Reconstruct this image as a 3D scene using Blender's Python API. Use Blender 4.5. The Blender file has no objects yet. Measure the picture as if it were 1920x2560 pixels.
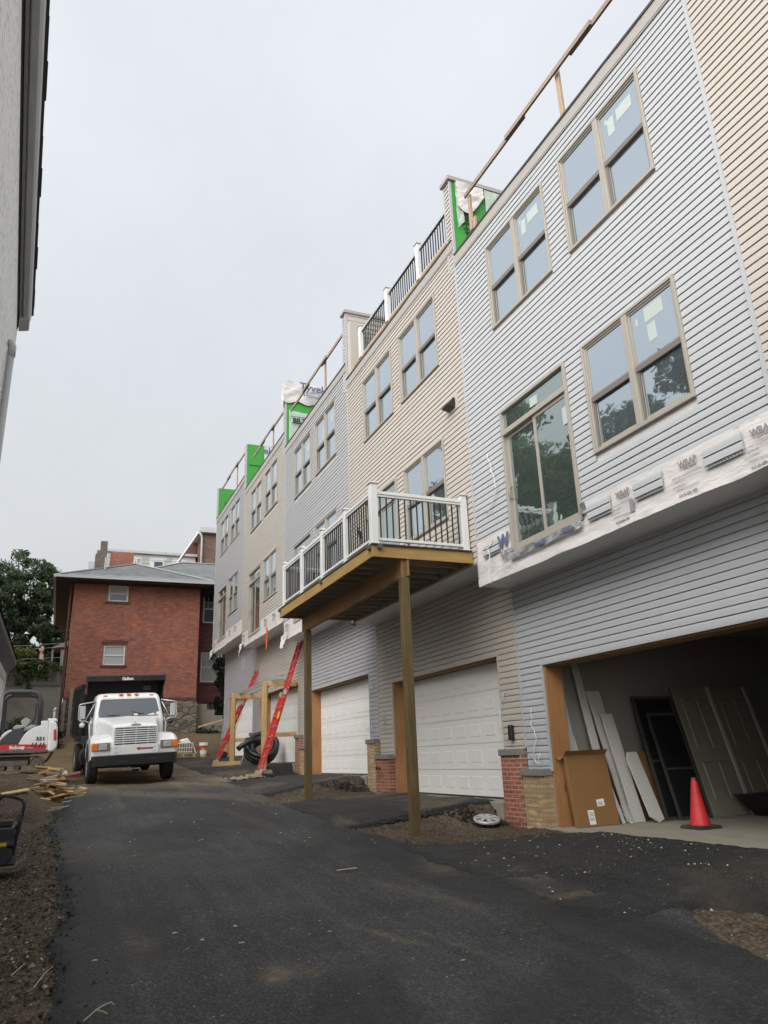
import bpy, math, random
import numpy as np
from mathutils import Vector, Matrix, Euler
random.seed(7); RNG = np.random.default_rng(11)
SC = bpy.context.scene; COL = SC.collection
R_ = math.radians
# ------------------------------------------------------------------ survey
# camera at the origin, Y runs along the row of houses, X towards them, Z up
F_, CX, CY = 1863.0, 960.0, 1280.0
def _basis():
    y = Vector((133-CX, 1923-CY, F_)).normalized()
    z = Vector((740-CX, -4400-CY, F_)); z = (z - y*z.dot(y)).normalized()
    return y.cross(z)*1.0, y, z
_bx, _by, _bz = _basis()
def ray(px, py):
    v = Vector((px-CX, py-CY, F_)); return Vector((_bx.dot(v), _by.dot(v), _bz.dot(v)))
def onX(px, py, X): v = ray(px, py); return v*(X/v.x)
def onY(px, py, Y): v = ray(px, py); return v*(Y/v.y)
cam = bpy.data.cameras.new('camera'); camo = bpy.data.objects.new('camera', cam); COL.objects.link(camo)
cam.sensor_fit = 'VERTICAL'; cam.sensor_height = 36.0; cam.lens = F_/2560*36.0
cam.clip_start = 0.05; cam.clip_end = 3000
cr, cd, cf = (Vector((_bx[i], _by[i], _bz[i])) for i in range(3))
camo.matrix_world = Matrix((cr, -cd, -cf)).transposed().to_4x4()
SC.camera = camo
# ------------------------------------------------------------------ object helpers
def tag(o, label=None, cat=None, group=None, kind=None):
    if label: o['label'] = label
    if cat: o['category'] = cat
    if group: o['group'] = group
    if kind: o['kind'] = kind
    return o
def thing(name, loc, label, cat, group=None, rot=None):
    o = bpy.data.objects.new(name, None); COL.objects.link(o)
    o.empty_display_size = 0.2; o.location = loc
    if rot: o.rotation_euler = rot
    o['world'] = 0 if rot else 1
    return tag(o, label, cat, group)
def copy_tree(o, parent=None):
    c = o.copy(); COL.objects.link(c)
    if parent: c.parent = parent
    for ch in list(o.children): copy_tree(ch, c)
    return c
def root_of(o):
    while o.parent: o = o.parent
    return o
class MB:
    def __init__(s): s.v = []; s.f = []; s.m = []; s.cur = 0
    def add(s, vs, fs):
        n = len(s.v); s.v += [tuple(p) for p in vs]
        for f in fs: s.f.append([i+n for i in f]); s.m.append(s.cur)
        return s
    def box(s, x0, x1, y0, y1, z0, z1):
        if x0 > x1: x0, x1 = x1, x0
        if y0 > y1: y0, y1 = y1, y0
        if z0 > z1: z0, z1 = z1, z0
        return s.add([(x0,y0,z0),(x1,y0,z0),(x1,y1,z0),(x0,y1,z0),(x0,y0,z1),(x1,y0,z1),(x1,y1,z1),(x0,y1,z1)],
              [(0,3,2,1),(4,5,6,7),(0,1,5,4),(1,2,6,5),(2,3,7,6),(3,0,4,7)])
    def hexa(s, b, t):
        return s.add(list(b)+list(t), [(0,3,2,1),(4,5,6,7),(0,1,5,4),(1,2,6,5),(2,3,7,6),(3,0,4,7)])
    def bar(s, p, q, w, h, up=(0,0,1)):
        p = Vector(p); q = Vector(q); d = (q-p).normalized(); u = Vector(up)
        if abs(d.dot(u)) > .98: u = Vector((1,0,0))
        a = d.cross(u).normalized()*(w/2); b = a.cross(d).normalized()*(h/2)
        return s.hexa([p-a-b, p+a-b, p+a+b, p-a+b], [q-a-b, q+a-b, q+a+b, q-a+b])
    def tube(s, pts, r, n=8, closed=False):
        pts = [Vector(p) for p in pts]; N = len(pts); rings = []
        rr = r if isinstance(r, (list, tuple)) else [r]*N
        ref = None
        for i, p in enumerate(pts):
            if closed: d = pts[(i+1) % N]-pts[i-1]
            else: d = pts[min(i+1, N-1)]-pts[max(i-1, 0)]
            d.normalize()
            if ref is None:
                ref = Vector((0,0,1)) if abs(d.z) < .9 else Vector((1,0,0))
            a = (ref - d*ref.dot(d))
            if a.length < 1e-4: a = d.orthogonal()
            a.normalize(); ref = a; b = d.cross(a)
            rings.append([p + (a*math.cos(t)+b*math.sin(t))*rr[i] for t in [2*math.pi*k/n for k in range(n)]])
        vs = [q for ring in rings for q in ring]; fs = []
        for i in range(N if closed else N-1):
            j = (i+1) % N
            for k in range(n): fs.append((i*n+k, i*n+(k+1) % n, j*n+(k+1) % n, j*n+k))
        if not closed: fs.append(tuple(range(n))[::-1]); fs.append(tuple((N-1)*n+k for k in range(n)))
        return s.add(vs, fs)
    def cyl(s, p, q, r, n=14, r2=None): return s.tube([p, q], [r, r if r2 is None else r2], n)
    def prism(s, poly, axis, a, b):
        """polygon in the other two axes, extruded along axis from a to b"""
        def P(u, v, w): return {'x': (w,u,v), 'y': (u,w,v), 'z': (u,v,w)}[axis]
        n = len(poly)
        vs = [P(u,v,a) for u,v in poly]+[P(u,v,b) for u,v in poly]
        fs = [tuple(range(n))[::-1], tuple(range(n, 2*n))]+[(i, (i+1) % n, n+(i+1) % n, n+i) for i in range(n)]
        return s.add(vs, fs)
    def quad(s, a, b, c, d): return s.add([a,b,c,d], [(0,1,2,3)])
    def lathe(s, prof, c=(0,0,0), axis='z', n=20):
        vs = []; fs = []; N = len(prof)
        for r, h in prof:
            for k in range(n):
                t = 2*math.pi*k/n; u, v = r*math.cos(t), r*math.sin(t)
                q = {'z': (u,v,h), 'x': (h,u,v), 'y': (u,h,v)}[axis]
                vs.append((q[0]+c[0], q[1]+c[1], q[2]+c[2]))
        for i in range(N-1):
            for k in range(n): fs.append((i*n+k, i*n+(k+1) % n, (i+1)*n+(k+1) % n, (i+1)*n+k))
        fs.append(tuple(range(n))[::-1]); fs.append(tuple((N-1)*n+k for k in range(n)))
        return s.add(vs, fs)
    def build(s, name, mats, parent=None, smooth=False, bevel=0, seg=2, autos=None, fixn=True):
        me = bpy.data.meshes.new(name)
        off = Vector((0,0,0))
        if parent is not None:
            r = root_of(parent)
            if r.type == 'EMPTY' and r.get('world', 0): off = Vector(r.location)
        else:
            a = np.array(s.v); off = Vector(((a[:,0].min()+a[:,0].max())/2, (a[:,1].min()+a[:,1].max())/2, a[:,2].min()))
        me.from_pydata([(p[0]-off.x, p[1]-off.y, p[2]-off.z) for p in s.v], [], s.f)
        mats = mats if isinstance(mats, (list, tuple)) else [mats]
        for m in mats: me.materials.append(m)
        if len(mats) > 1: me.polygons.foreach_set('material_index', s.m)
        if fixn:
            import bmesh
            bm = bmesh.new(); bm.from_mesh(me); bmesh.ops.recalc_face_normals(bm, faces=bm.faces); bm.to_mesh(me); bm.free()
        if smooth: me.polygons.foreach_set('use_smooth', [True]*len(me.polygons))
        me.update()
        o = bpy.data.objects.new(name, me); COL.objects.link(o)
        if parent is not None: o.parent = parent
        else: o.location = off
        if bevel:
            b = o.modifiers.new('bevel', 'BEVEL'); b.width = bevel; b.segments = seg; b.limit_method = 'ANGLE'; b.angle_limit = R_(35)
        if smooth and autos:
            try:
                me.set_sharp_from_angle(angle=R_(autos))
            except Exception: pass
        return o
def grid_obj(name, mat, V, nu, nv, parent=None, smooth=True, attrs=None, thick=0):
    """V: array (nu*nv,3) row-major"""
    i = np.arange((nu-1)*(nv-1)); a = (i//(nv-1))*nv + i % (nv-1)
    F = np.stack([a, a+nv, a+nv+1, a+1], 1)
    off = np.zeros(3)
    if parent is not None:
        r = root_of(parent)
        if r.get('world', 0): off = np.array(r.location)
    me = bpy.data.meshes.new(name); me.from_pydata((V-off).tolist(), [], F.tolist())
    me.materials.append(mat)
    if smooth: me.polygons.foreach_set('use_smooth', [True]*len(me.polygons))
    for k, arr in (attrs or {}).items():
        at = me.attributes.new(k, 'FLOAT', 'POINT'); at.data.foreach_set('value', arr.astype(np.float32).ravel())
    me.update()
    o = bpy.data.objects.new(name, me); COL.objects.link(o)
    if parent is not None: o.parent = parent
    if thick:
        m = o.modifiers.new('thick', 'SOLIDIFY'); m.thickness = thick; m.offset = 0
    return o
def text(body, size, mat, o, right, up, parent, name='lettering', align='LEFT', ext=.003, shear=0, bold=0, xs=1):
    cu = bpy.data.curves.new('t', 'FONT'); cu.body = body; cu.size = size; cu.align_x = align; cu.extrude = ext; cu.resolution_u = 3
    cu.shear = shear; cu.offset = bold
    to = bpy.data.objects.new('t', cu); COL.objects.link(to)
    dg = bpy.context.evaluated_depsgraph_get(); dg.update()
    me = bpy.data.meshes.new_from_object(to.evaluated_get(dg)); bpy.data.objects.remove(to); 
    me.name = name
    r = Vector(right).normalized(); u = Vector(up); u = (u-r*u.dot(r)).normalized(); n = r.cross(u)
    off = Vector((0,0,0)); rt = root_of(parent)
    if rt.get('world', 0): off = Vector(rt.location)
    M = Matrix((r*xs, u, n)).transposed().to_4x4(); M.translation = Vector(o)-off
    me.transform(M); me.materials.clear(); me.materials.append(mat)
    ob = bpy.data.objects.new(name, me); COL.objects.link(ob); ob.parent = parent
    return ob
# ------------------------------------------------------------------ numpy noise
def _h(ix, iy, s):
    n = (ix.astype(np.int64)*374761393 + iy.astype(np.int64)*668265263 + s*982451653) & 0x7fffffff
    n = ((n ^ (n >> 13))*1274126177) & 0x7fffffff
    return ((n ^ (n >> 16)) & 0xffff)/65535.0
def vn(x, y, s=0):
    x = np.asarray(x, float); y = np.asarray(y, float)
    ix = np.floor(x); iy = np.floor(y); fx = x-ix; fy = y-iy
    fx = fx*fx*(3-2*fx); fy = fy*fy*(3-2*fy)
    a = _h(ix,iy,s); b = _h(ix+1,iy,s); c = _h(ix,iy+1,s); d = _h(ix+1,iy+1,s)
    return (a*(1-fx)+b*fx)*(1-fy)+(c*(1-fx)+d*fx)*fy
def fbm(x, y, s=0, o=4):
    t = 0; a = .5
    for k in range(o): t = t + a*vn(x*2**k, y*2**k, s+k); a *= .5
    return t/(1-.5**o)
def ss(a, b, x):
    t = np.clip((x-a)/(b-a), 0, 1); return t*t*(3-2*t)
# ------------------------------------------------------------------ materials
def nt(name):
    m = bpy.data.materials.new(name); m.use_nodes = True; t = m.node_tree
    b = t.nodes['Principled BSDF']; return m, t, b
def N(t, typ, **kw):
    n = t.nodes.new(typ)
    for k, v in kw.items():
        if k in n.inputs: n.inputs[k].default_value = v
        else: setattr(n, k, v)
    return n
def L(t, a, b): t.links.new(a, b)
def rgba(c): return (c[0], c[1], c[2], 1)
def mapping(t, coord='Object', scale=(1,1,1)):
    tc = N(t, 'ShaderNodeTexCoord'); mp = N(t, 'ShaderNodeMapping'); mp.inputs['Scale'].default_value = scale
    L(t, tc.outputs[coord], mp.inputs[0]); return mp.outputs[0]
def mixc(t, fac, a, b, mode='MIX'):
    m = N(t, 'ShaderNodeMix', data_type='RGBA', blend_type=mode)
    for sock, val in ((0, fac), (6, a), (7, b)):
        if hasattr(val, 'links') or hasattr(val, 'is_linked'): L(t, val, m.inputs[sock])
        elif sock == 0: m.inputs[0].default_value = val
        else: m.inputs[sock].default_value = rgba(val) if len(val) == 3 else val
    return m.outputs[2]
def ramp(t, fac, stops):
    r = N(t, 'ShaderNodeValToRGB'); e = r.color_ramp.elements
    while len(e) < len(stops): e.new(.5)
    for i, (p, c) in enumerate(stops):
        e[i].position = p; e[i].color = rgba(c) if not isinstance(c, (int, float)) else (c, c, c, 1)
    L(t, fac, r.inputs[0]); return r.outputs[0]
def noise(t, vec, scale, detail=4, rough=.55, out=0):
    n = N(t, 'ShaderNodeTexNoise'); n.inputs['Scale'].default_value = scale; n.inputs['Detail'].default_value = detail
    n.inputs['Roughness'].default_value = rough
    if vec is not None: L(t, vec, n.inputs['Vector'])
    return n.outputs[out]
def bump(t, b, h, strength=.3, dist=.01):
    n = N(t, 'ShaderNodeBump'); n.inputs['Strength'].default_value = strength; n.inputs['Distance'].default_value = dist
    L(t, h, n.inputs['Height']); L(t, n.outputs[0], b.inputs['Normal'])
def mat(name, c, rough=.6, var=.12, scale=6, stretch=(1,1,1), bmp=0, bscale=40, metal=0, spec=.5, c2=None, coat=0, dirt=None):
    m, t, b = nt(name); v = mapping(t, 'Object', stretch)
    lo = tuple(x*(1-var) for x in c); hi = tuple(min(1, x*(1+var)) for x in (c2 or c))
    col = mixc(t, noise(t, v, scale, 5), lo, hi)
    if dirt:
        f = ramp(t, noise(t, v, dirt[1], 6, .65), [(.52, 0), (.75, 1)])
        k = N(t, 'ShaderNodeMath', operation='MULTIPLY'); L(t, f, k.inputs[0]); k.inputs[1].default_value = dirt[2]
        col = mixc(t, k.outputs[0], col, dirt[0])
    L(t, col, b.inputs['Base Color']); b.inputs['Roughness'].default_value = rough; b.inputs['Metallic'].default_value = metal
    b.inputs['Specular IOR Level'].default_value = spec; b.inputs['Coat Weight'].default_value = coat
    if bmp: bump(t, b, noise(t, v, bscale, 4), bmp)
    return m
def wood(name, c, c2, axis='z', rough=.7, knots=True, sc=1):
    m, t, b = nt(name); st = {'x': (1.2,22,22), 'y': (22,1.2,22), 'z': (22,22,1.2)}[axis]
    v = mapping(t, 'Object', tuple(x*sc for x in st)); n1 = noise(t, v, 1.6, 6, .62)
    v2 = mapping(t, 'Object', (1,1,1)); n2 = noise(t, v2, 1.3, 3)
    col = mixc(t, ramp(t, n1, [(.3, 0), (.72, 1)]), c, c2)
    col = mixc(t, ramp(t, n2, [(.35, .0), (.8, .45)]), col, tuple(x*.55 for x in c))
    if knots:
        vo = N(t, 'ShaderNodeTexVoronoi'); kst = {'x': (.9,5,5), 'y': (5,.9,5), 'z': (5,5,.9)}[axis]
        L(t, mapping(t, 'Object', kst), vo.inputs['Vector']); vo.inputs['Scale'].default_value = 1.4
        col = mixc(t, ramp(t, vo.outputs['Distance'], [(.05, .85), (.13, 0)]), col, tuple(x*.3 for x in c))
    L(t, col, b.inputs['Base Color']); b.inputs['Roughness'].default_value = rough
    bump(t, b, n1, .25, .006); return m
def brick(name, c1, c2, mortar, bw=.203, rh=.0677, ms=.009, patch=None, rough=.85, offx=0):
    m, t, b = nt(name); tc = N(t, 'ShaderNodeTexCoord'); sx = N(t, 'ShaderNodeSeparateXYZ'); L(t, tc.outputs['Object'], sx.inputs[0])
    ad = N(t, 'ShaderNodeMath', operation='ADD'); L(t, sx.outputs[0], ad.inputs[0]); L(t, sx.outputs[1], ad.inputs[1])
    cb = N(t, 'ShaderNodeCombineXYZ'); L(t, ad.outputs[0], cb.inputs[0]); L(t, sx.outputs[2], cb.inputs[1])
    br = N(t, 'ShaderNodeTexBrick'); L(t, cb.outputs[0], br.inputs['Vector'])
    for k, v in (('Scale', 1), ('Brick Width', bw), ('Row Height', rh), ('Mortar Size', ms), ('Mortar Smooth', .2), ('Bias', 0)): br.inputs[k].default_value = v
    br.inputs['Color1'].default_value = rgba(c1); br.inputs['Color2'].default_value = rgba(c2); br.inputs['Mortar'].default_value = rgba(mortar)
    col = br.outputs['Color']
    n = noise(t, tc.outputs['Object'], 1.1, 5, .6)
    col = mixc(t, ramp(t, n, [(.33, .38), (.62, 0)]), col, tuple(x*.6 for x in c1))
    # single darker / redder courses, as weathered brick shows
    sv = mapping(t, 'Object', (1.6, 1.6, 13)); n2 = noise(t, sv, 1, 3, .7)
    col = mixc(t, ramp(t, n2, [(.5, 0), (.66, .7)]), col, tuple(x*.42 for x in c2))
    n3 = noise(t, mapping(t, 'Object', (2.3, 2.3, 13.5)), 1, 2, .7); col = mixc(t, ramp(t, n3, [(.56, 0), (.7, .55)]), col, tuple(min(1, x*1.5) for x in c2))
    if patch: col = mixc(t, ramp(t, noise(t, tc.outputs['Object'], .6, 4, .6), [(.5, 0), (.7, .4)]), col, patch)
    L(t, col, b.inputs['Base Color']); b.inputs['Roughness'].default_value = rough
    bump(t, b, br.outputs['Fac'], -.6, .01); return m
def glass(name, tint=(.105,.125,.145), refl=.65, rc=(.84,.94,1.0), wav=.035):
    """coated double glazing: strong sky reflection over a dark room"""
    m, t, b = nt(name); t.nodes.remove(b); out = [n for n in t.nodes if n.type == 'OUTPUT_MATERIAL'][0]
    g = N(t, 'ShaderNodeBsdfGlossy'); g.inputs['Color'].default_value = rgba(rc); g.inputs['Roughness'].default_value = .015
    d = N(t, 'ShaderNodeBsdfPrincipled'); d.inputs['Base Color'].default_value = rgba(tint); d.inputs['Roughness'].default_value = .3
    lw = N(t, 'ShaderNodeLayerWeight'); lw.inputs['Blend'].default_value = .35
    mr = N(t, 'ShaderNodeMapRange'); L(t, lw.outputs['Fresnel'], mr.inputs[0]); mr.inputs[3].default_value = refl-.12; mr.inputs[4].default_value = min(1, refl+.35)
    mx = N(t, 'ShaderNodeMixShader'); L(t, mr.outputs[0], mx.inputs[0]); L(t, d.outputs[0], mx.inputs[1]); L(t, g.outputs[0], mx.inputs[2])
    if wav:
        bp = N(t, 'ShaderNodeBump'); bp.inputs['Strength'].default_value = wav; bp.inputs['Distance'].default_value = .05
        L(t, noise(t, mapping(t, 'Object', (1,1,1.6)), 2.2, 2), bp.inputs['Height']); L(t, bp.outputs[0], g.inputs['Normal'])
    L(t, mx.outputs[0], out.inputs[0]); return m
def leaf(name, dark, light, pale, trans=.25):
    m, t, b = nt(name); g = N(t, 'ShaderNodeNewGeometry')
    col = ramp(t, g.outputs['Random Per Island'], [(0, dark), (.6, light), (1, pale)])
    tc = N(t, 'ShaderNodeTexCoord'); n = noise(t, tc.outputs['Object'], .7, 3)
    col = mixc(t, ramp(t, n, [(.4, 0), (.65, .5)]), col, dark)
    L(t, col, b.inputs['Base Color']); b.inputs['Roughness'].default_value = .55
    b.inputs['Subsurface Weight'].default_value = 0
    tr = N(t, 'ShaderNodeBsdfTranslucent'); L(t, col, tr.inputs['Color'])
    mx = N(t, 'ShaderNodeMixShader'); mx.inputs[0].default_value = trans
    out = [x for x in t.nodes if x.type == 'OUTPUT_MATERIAL'][0]
    L(t, b.outputs[0], mx.inputs[1]); L(t, tr.outputs[0], mx.inputs[2]); L(t, mx.outputs[0], out.inputs[0]); return m
def attr(t, name):
    a = N(t, 'ShaderNodeAttribute'); a.attribute_name = name; return a.outputs['Fac']
def asphalt(name, base, light, speck=.5, bstr=.5):
    m, t, b = nt(name); tc = N(t, 'ShaderNodeTexCoord'); v = tc.outputs['Object']
    n1 = noise(t, v, .55, 5, .6); n2 = noise(t, v, 7, 4, .6); n3 = noise(t, v, 95, 3, .7)
    col = mixc(t, ramp(t, n1, [(.40, 0), (.64, 1)]), base, light)
    col = mixc(t, ramp(t, n2, [(.35, .35), (.6, 0)]), col, tuple(x*.55 for x in base))
    ns = noise(t, mapping(t, 'Object', (5.5, .22, 1)), 1, 5, .65)      # roller passes run along the lane
    col = mixc(t, ramp(t, ns, [(.48, 0), (.72, .55)]), col, tuple(x*1.5 for x in light)); col = mixc(t, ramp(t, ns, [(.28, .5), (.46, 0)]), col, tuple(x*.6 for x in base))
    vo = N(t, 'ShaderNodeTexVoronoi'); vo.inputs['Scale'].default_value = 75; L(t, v, vo.inputs['Vector'])
    sh = N(t, 'ShaderNodeSeparateColor'); L(t, vo.outputs['Color'], sh.inputs[0])
    col = mixc(t, ramp(t, sh.outputs[0], [(.55, 0), (1, speck)]), col, tuple(x*2.7 for x in light))
    col = mixc(t, ramp(t, sh.outputs[1], [(.6, 0), (1, .75)]), col, tuple(x*.25 for x in base))
    vs = N(t, 'ShaderNodeTexVoronoi'); vs.inputs['Scale'].default_value = 21; L(t, v, vs.inputs['Vector'])
    s2 = N(t, 'ShaderNodeSeparateColor'); L(t, vs.outputs['Color'], s2.inputs[0])
    dot = N(t, 'ShaderNodeMath', operation='LESS_THAN'); L(t, vs.outputs['Distance'], dot.inputs[0]); dot.inputs[1].default_value = .22
    gt = N(t, 'ShaderNodeMath', operation='GREATER_THAN'); L(t, s2.outputs[2], gt.inputs[0]); gt.inputs[1].default_value = .955
    mu = N(t, 'ShaderNodeMath', operation='MULTIPLY'); L(t, dot.outputs[0], mu.inputs[0]); L(t, gt.outputs[0], mu.inputs[1])
    col = mixc(t, mu.outputs[0], col, (.22,.21,.19))
    fr = N(t, 'ShaderNodeMath', operation='MULTIPLY'); L(t, attr(t, 'fresh'), fr.inputs[0]); fr.inputs[1].default_value = .8
    col = mixc(t, fr.outputs[0], col, tuple(x*.32 for x in base))
    # dust tracked over the paving
    dd = N(t, 'ShaderNodeMath', operation='MULTIPLY'); L(t, attr(t, 'dust'), dd.inputs[0]); L(t, ramp(t, n2, [(.25, .25), (.62, 1)]), dd.inputs[1])
    col = mixc(t, dd.outputs[0], col, mixc(t, n3, (.16,.115,.065), (.30,.235,.15)))
    L(t, col, b.inputs['Base Color']); b.inputs['Roughness'].default_value = .66; b.inputs['Specular IOR Level'].default_value = .4
    h = N(t, 'ShaderNodeMath', operation='ADD'); L(t, vo.outputs['Distance'], h.inputs[0]); L(t, n3, h.inputs[1])
    bump(t, b, h.outputs[0], bstr, .012); return m
def dirtm(name):
    m, t, b = nt(name); tc = N(t, 'ShaderNodeTexCoord'); v = tc.outputs['Object']
    n1 = noise(t, v, 1.1, 6, .65); n2 = noise(t, v, 16, 5, .65); n3 = noise(t, v, 70, 3, .7)
    col = mixc(t, ramp(t, n1, [(.32, 0), (.68, 1)]), (.072,.05,.033), (.165,.122,.082))
    col = mixc(t, ramp(t, n2, [(.38, .7), (.6, 0)]), col, (.035,.026,.019))
    vo = N(t, 'ShaderNodeTexVoronoi'); vo.inputs['Scale'].default_value = 38; L(t, v, vo.inputs['Vector'])
    s = N(t, 'ShaderNodeSeparateColor'); L(t, vo.outputs['Color'], s.inputs[0])
    col = mixc(t, ramp(t, s.outputs[0], [(.6, 0), (.95, .75)]), col, (.17,.145,.12))
    col = mixc(t, attr(t, 'dust'), col, mixc(t, n3, (.13,.085,.042), (.27,.2,.115)))
    L(t, col, b.inputs['Base Color']); b.inputs['Roughness'].default_value = .95; b.inputs['Specular IOR Level'].default_value = .2
    h = N(t, 'ShaderNodeMath', operation='ADD'); L(t, n2, h.inputs[0]); L(t, vo.outputs['Distance'], h.inputs[1])
    bump(t, b, h.outputs[0], .9, .03); return m
M = {}
def sidingm(name, c):
    m, t, b = nt(name); v = mapping(t, 'Object', (1, 1, 1)); g = N(t, 'ShaderNodeNewGeometry')
    col = mixc(t, noise(t, v, .8, 4), tuple(x*.955 for x in c), tuple(x*1.03 for x in c))
    col = mixc(t, g.outputs['Random Per Island'], tuple(x*.965 for x in c), col)
    st = noise(t, mapping(t, 'Object', (3, 3, .35)), 1.6, 5, .65)     # faint dust runs
    col = mixc(t, ramp(t, st, [(.55, 0), (.8, .22)]), col, (c[0]*.72, c[1]*.69, c[2]*.62))
    L(t, col, b.inputs['Base Color']); b.inputs['Roughness'].default_value = .45
    bump(t, b, noise(t, mapping(t, 'Object', (4, 1.1, 8)), 1, 2), .12, .02); return m
M['grey'] = sidingm('vinyl_siding_grey', (.425,.437,.455))
M['lav'] = sidingm('vinyl_siding_blue_grey', (.385,.385,.402))
M['beige'] = sidingm('vinyl_siding_beige', (.45,.412,.368))
M['trim'] = mat('corner_trim_grey', (.40,.41,.43), .45, .05)
M['trimb'] = mat('corner_trim_beige', (.44,.40,.35), .45, .05)
M['fascia'] = mat('metal_fascia_taupe', (.34,.32,.295), .4, .07, 2)
M['edge'] = mat('black_roof_membrane', (.03,.03,.032), .6, .2)
M['frame'] = mat('window_frame_taupe', (.32,.292,.255), .45, .05)
M['sash_shade'] = mat('window_frame_taupe_shaded', (.15,.135,.12), .5, .08)  # frame colour darkened to paint the shade at the sashes
M['dark'] = mat('dark_seal', (.03,.03,.034), .5, .1)
M['glass'] = glass('coated_window_glass')
M['doorglass'] = glass('coated_door_glass', (.05,.07,.06), .5, (.86,.95,.95), .08)
M['sticker'] = mat('paper_sticker_pale_green', (.40,.455,.44), .6, .06)
M['shell'] = mat('sheathing', (.3,.28,.25), .9, .1)
M['soffit'] = mat('white_soffit_panel', (.78,.775,.76), .5, .03, 3)
M['drywall'] = mat('drywall_grey', (.27,.262,.235), .9, .08, 1.5)
M['slab'] = mat('concrete_slab', (.27,.25,.20), .85, .16, 2.5, bmp=.2, dirt=((.16,.14,.10), 1.7, .6))
M['gdoor'] = mat('white_garage_door', (.80,.80,.775), .38, .02, 1.2, dirt=((.62,.59,.52), .8, .3))
M['white'] = mat('white_vinyl', (.64,.64,.63), .4, .04)
M['cap'] = mat('cast_stone_cap', (.20,.19,.18), .8, .2, 7, (1,1,3), bmp=.3)
M['redbrick'] = brick('red_brick', (.27,.085,.05), (.33,.115,.07), (.40,.33,.26))
M['yelbrick'] = brick('buff_brick', (.40,.265,.125), (.50,.36,.195), (.27,.22,.15), ms=.012)
M['oldbrick'] = brick('old_red_brick', (.265,.082,.06), (.44,.145,.092), (.2,.13,.105), patch=(.5,.18,.09), rh=.077, ms=.014)
M['wingbrick'] = brick('old_dark_brick', (.11,.04,.035), (.155,.056,.045), (.08,.055,.05), rh=.077)
M['brownbrick'] = brick('brown_brick', (.13,.075,.055), (.2,.115,.085), (.22,.19,.17), rh=.1, bw=.28)
M['chimbrick'] = brick('grey_chimney_brick', (.12,.095,.085), (.17,.13,.11), (.1,.09,.085), rh=.12, bw=.3)
M['cedar'] = wood('orange_pine_jamb', (.30,.14,.05), (.42,.215,.08), 'z')
M['pine'] = wood('fresh_pine', (.46,.29,.125), (.58,.395,.2), 'z')
M['tanwood'] = wood('tan_timber', (.34,.245,.165), (.46,.34,.24), 'z')
M['piney'] = wood('fresh_pine_long', (.56,.35,.14), (.70,.48,.23), 'y')
M['greyrail'] = wood('weathered_timber', (.26,.20,.155), (.36,.28,.22), 'y', knots=False)
M['treated'] = wood('treated_yellow_pine', (.30,.18,.055), (.44,.285,.095), 'y')
M['treatedx'] = wood('treated_yellow_pine_x', (.30,.18,.055), (.44,.285,.095), 'x')
M['post'] = wood('treated_post', (.085,.056,.02), (.19,.13,.05), 'z')
M['beam'] = wood('brown_beam', (.20,.10,.04), (.32,.165,.065), 'y')
M['deckboard'] = mat('composite_decking', (.09,.085,.08), .7, .2, 5)
M['joist'] = wood('treated_joist_dull', (.25,.21,.15), (.34,.29,.21), 'x', knots=False)
M['black'] = mat('black_aluminium', (.013,.013,.015), .4, .1)
M['green'] = mat('green_sheathing_board', (.045,.29,.04), .55, .1, 2)
M['print'] = mat('dark_printing', (.015,.04,.02), .6, .05)
M['bluep'] = mat('blue_printing', (.10,.12,.22), .6, .05)
M['greyp'] = mat('grey_printing', (.25,.235,.26), .6, .05)
def wrapm():
    m, t, b = nt('house_wrap'); v = mapping(t, 'Object', (1,1,1))
    n = noise(t, mapping(t, 'Object', (1,2.2,7)), 2.2, 5, .6)
    L(t, mixc(t, noise(t, v, 1.6, 3), (.57,.54,.535), (.66,.635,.61)), b.inputs['Base Color'])
    b.inputs['Roughness'].default_value = .38; b.inputs['Specular IOR Level'].default_value = .6
    bump(t, b, n, .35, .05); return m
M['wrap'] = wrapm()
M['foil'] = mat('foil_flashing', (.6,.6,.62), .25, .25, 30, metal=.8, bmp=1, bscale=18)
def plasticm():
    m, t, b = nt('clear_plastic_sheet'); 
    L(t, mixc(t, noise(t, mapping(t, 'Object', (1,1,1)), 2.5, 4), (.50,.60,.53), (.66,.72,.68)), b.inputs['Base Color'])
    b.inputs['Roughness'].default_value = .3; b.inputs['Alpha'].default_value = .72
    bump(t, b, noise(t, mapping(t, 'Object', (3,1,1)), 3, 5), .7, .05); return m
M['plastic'] = plasticm()
M['road'] = asphalt('asphalt_road', (.0155,.0157,.016), (.054,.0543,.055), .6, .8)
M['drive'] = asphalt('asphalt_fresh', (.0115,.0115,.0117), (.029,.0285,.028), .65, .9)
M['dirt'] = dirtm('bare_earth')
def stonem():
    m, t, b = nt('loose_stone'); g = N(t, 'ShaderNodeNewGeometry')
    L(t, ramp(t, g.outputs['Random Per Island'], [(0, (.035,.025,.017)), (.5, (.09,.068,.046)), (.88, (.17,.14,.105)), (.985, (.40,.36,.30))]), b.inputs['Base Color'])
    b.inputs['Roughness'].default_value = .9; return m
M['stone'] = stonem()
M['rubble'] = mat('pale_rubble', (.25,.22,.18), .9, .45, 9, bmp=.3)
M['chip'] = mat('pale_chips', (.50,.43,.32), .8, .25, 40)
M['truckwhite'] = mat('truck_paint_white', (.72,.725,.72), .32, .03, 2, coat=.3, dirt=((.42,.37,.29), 2.6, .45))
M['truckblack'] = mat('black_painted_steel', (.011,.011,.012), .45, .25, 6, dirt=((.05,.045,.04), 3, .5))
M['rubber'] = mat('tyre_rubber', (.022,.021,.02), .8, .25, 12, dirt=((.10,.08,.055), 5, .5), bmp=.2)
M['chrome'] = mat('pale_steel', (.55,.55,.55), .3, .08, metal=.7)
M['amber'] = mat('amber_lens', (.75,.17,.01), .25, .1)
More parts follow.
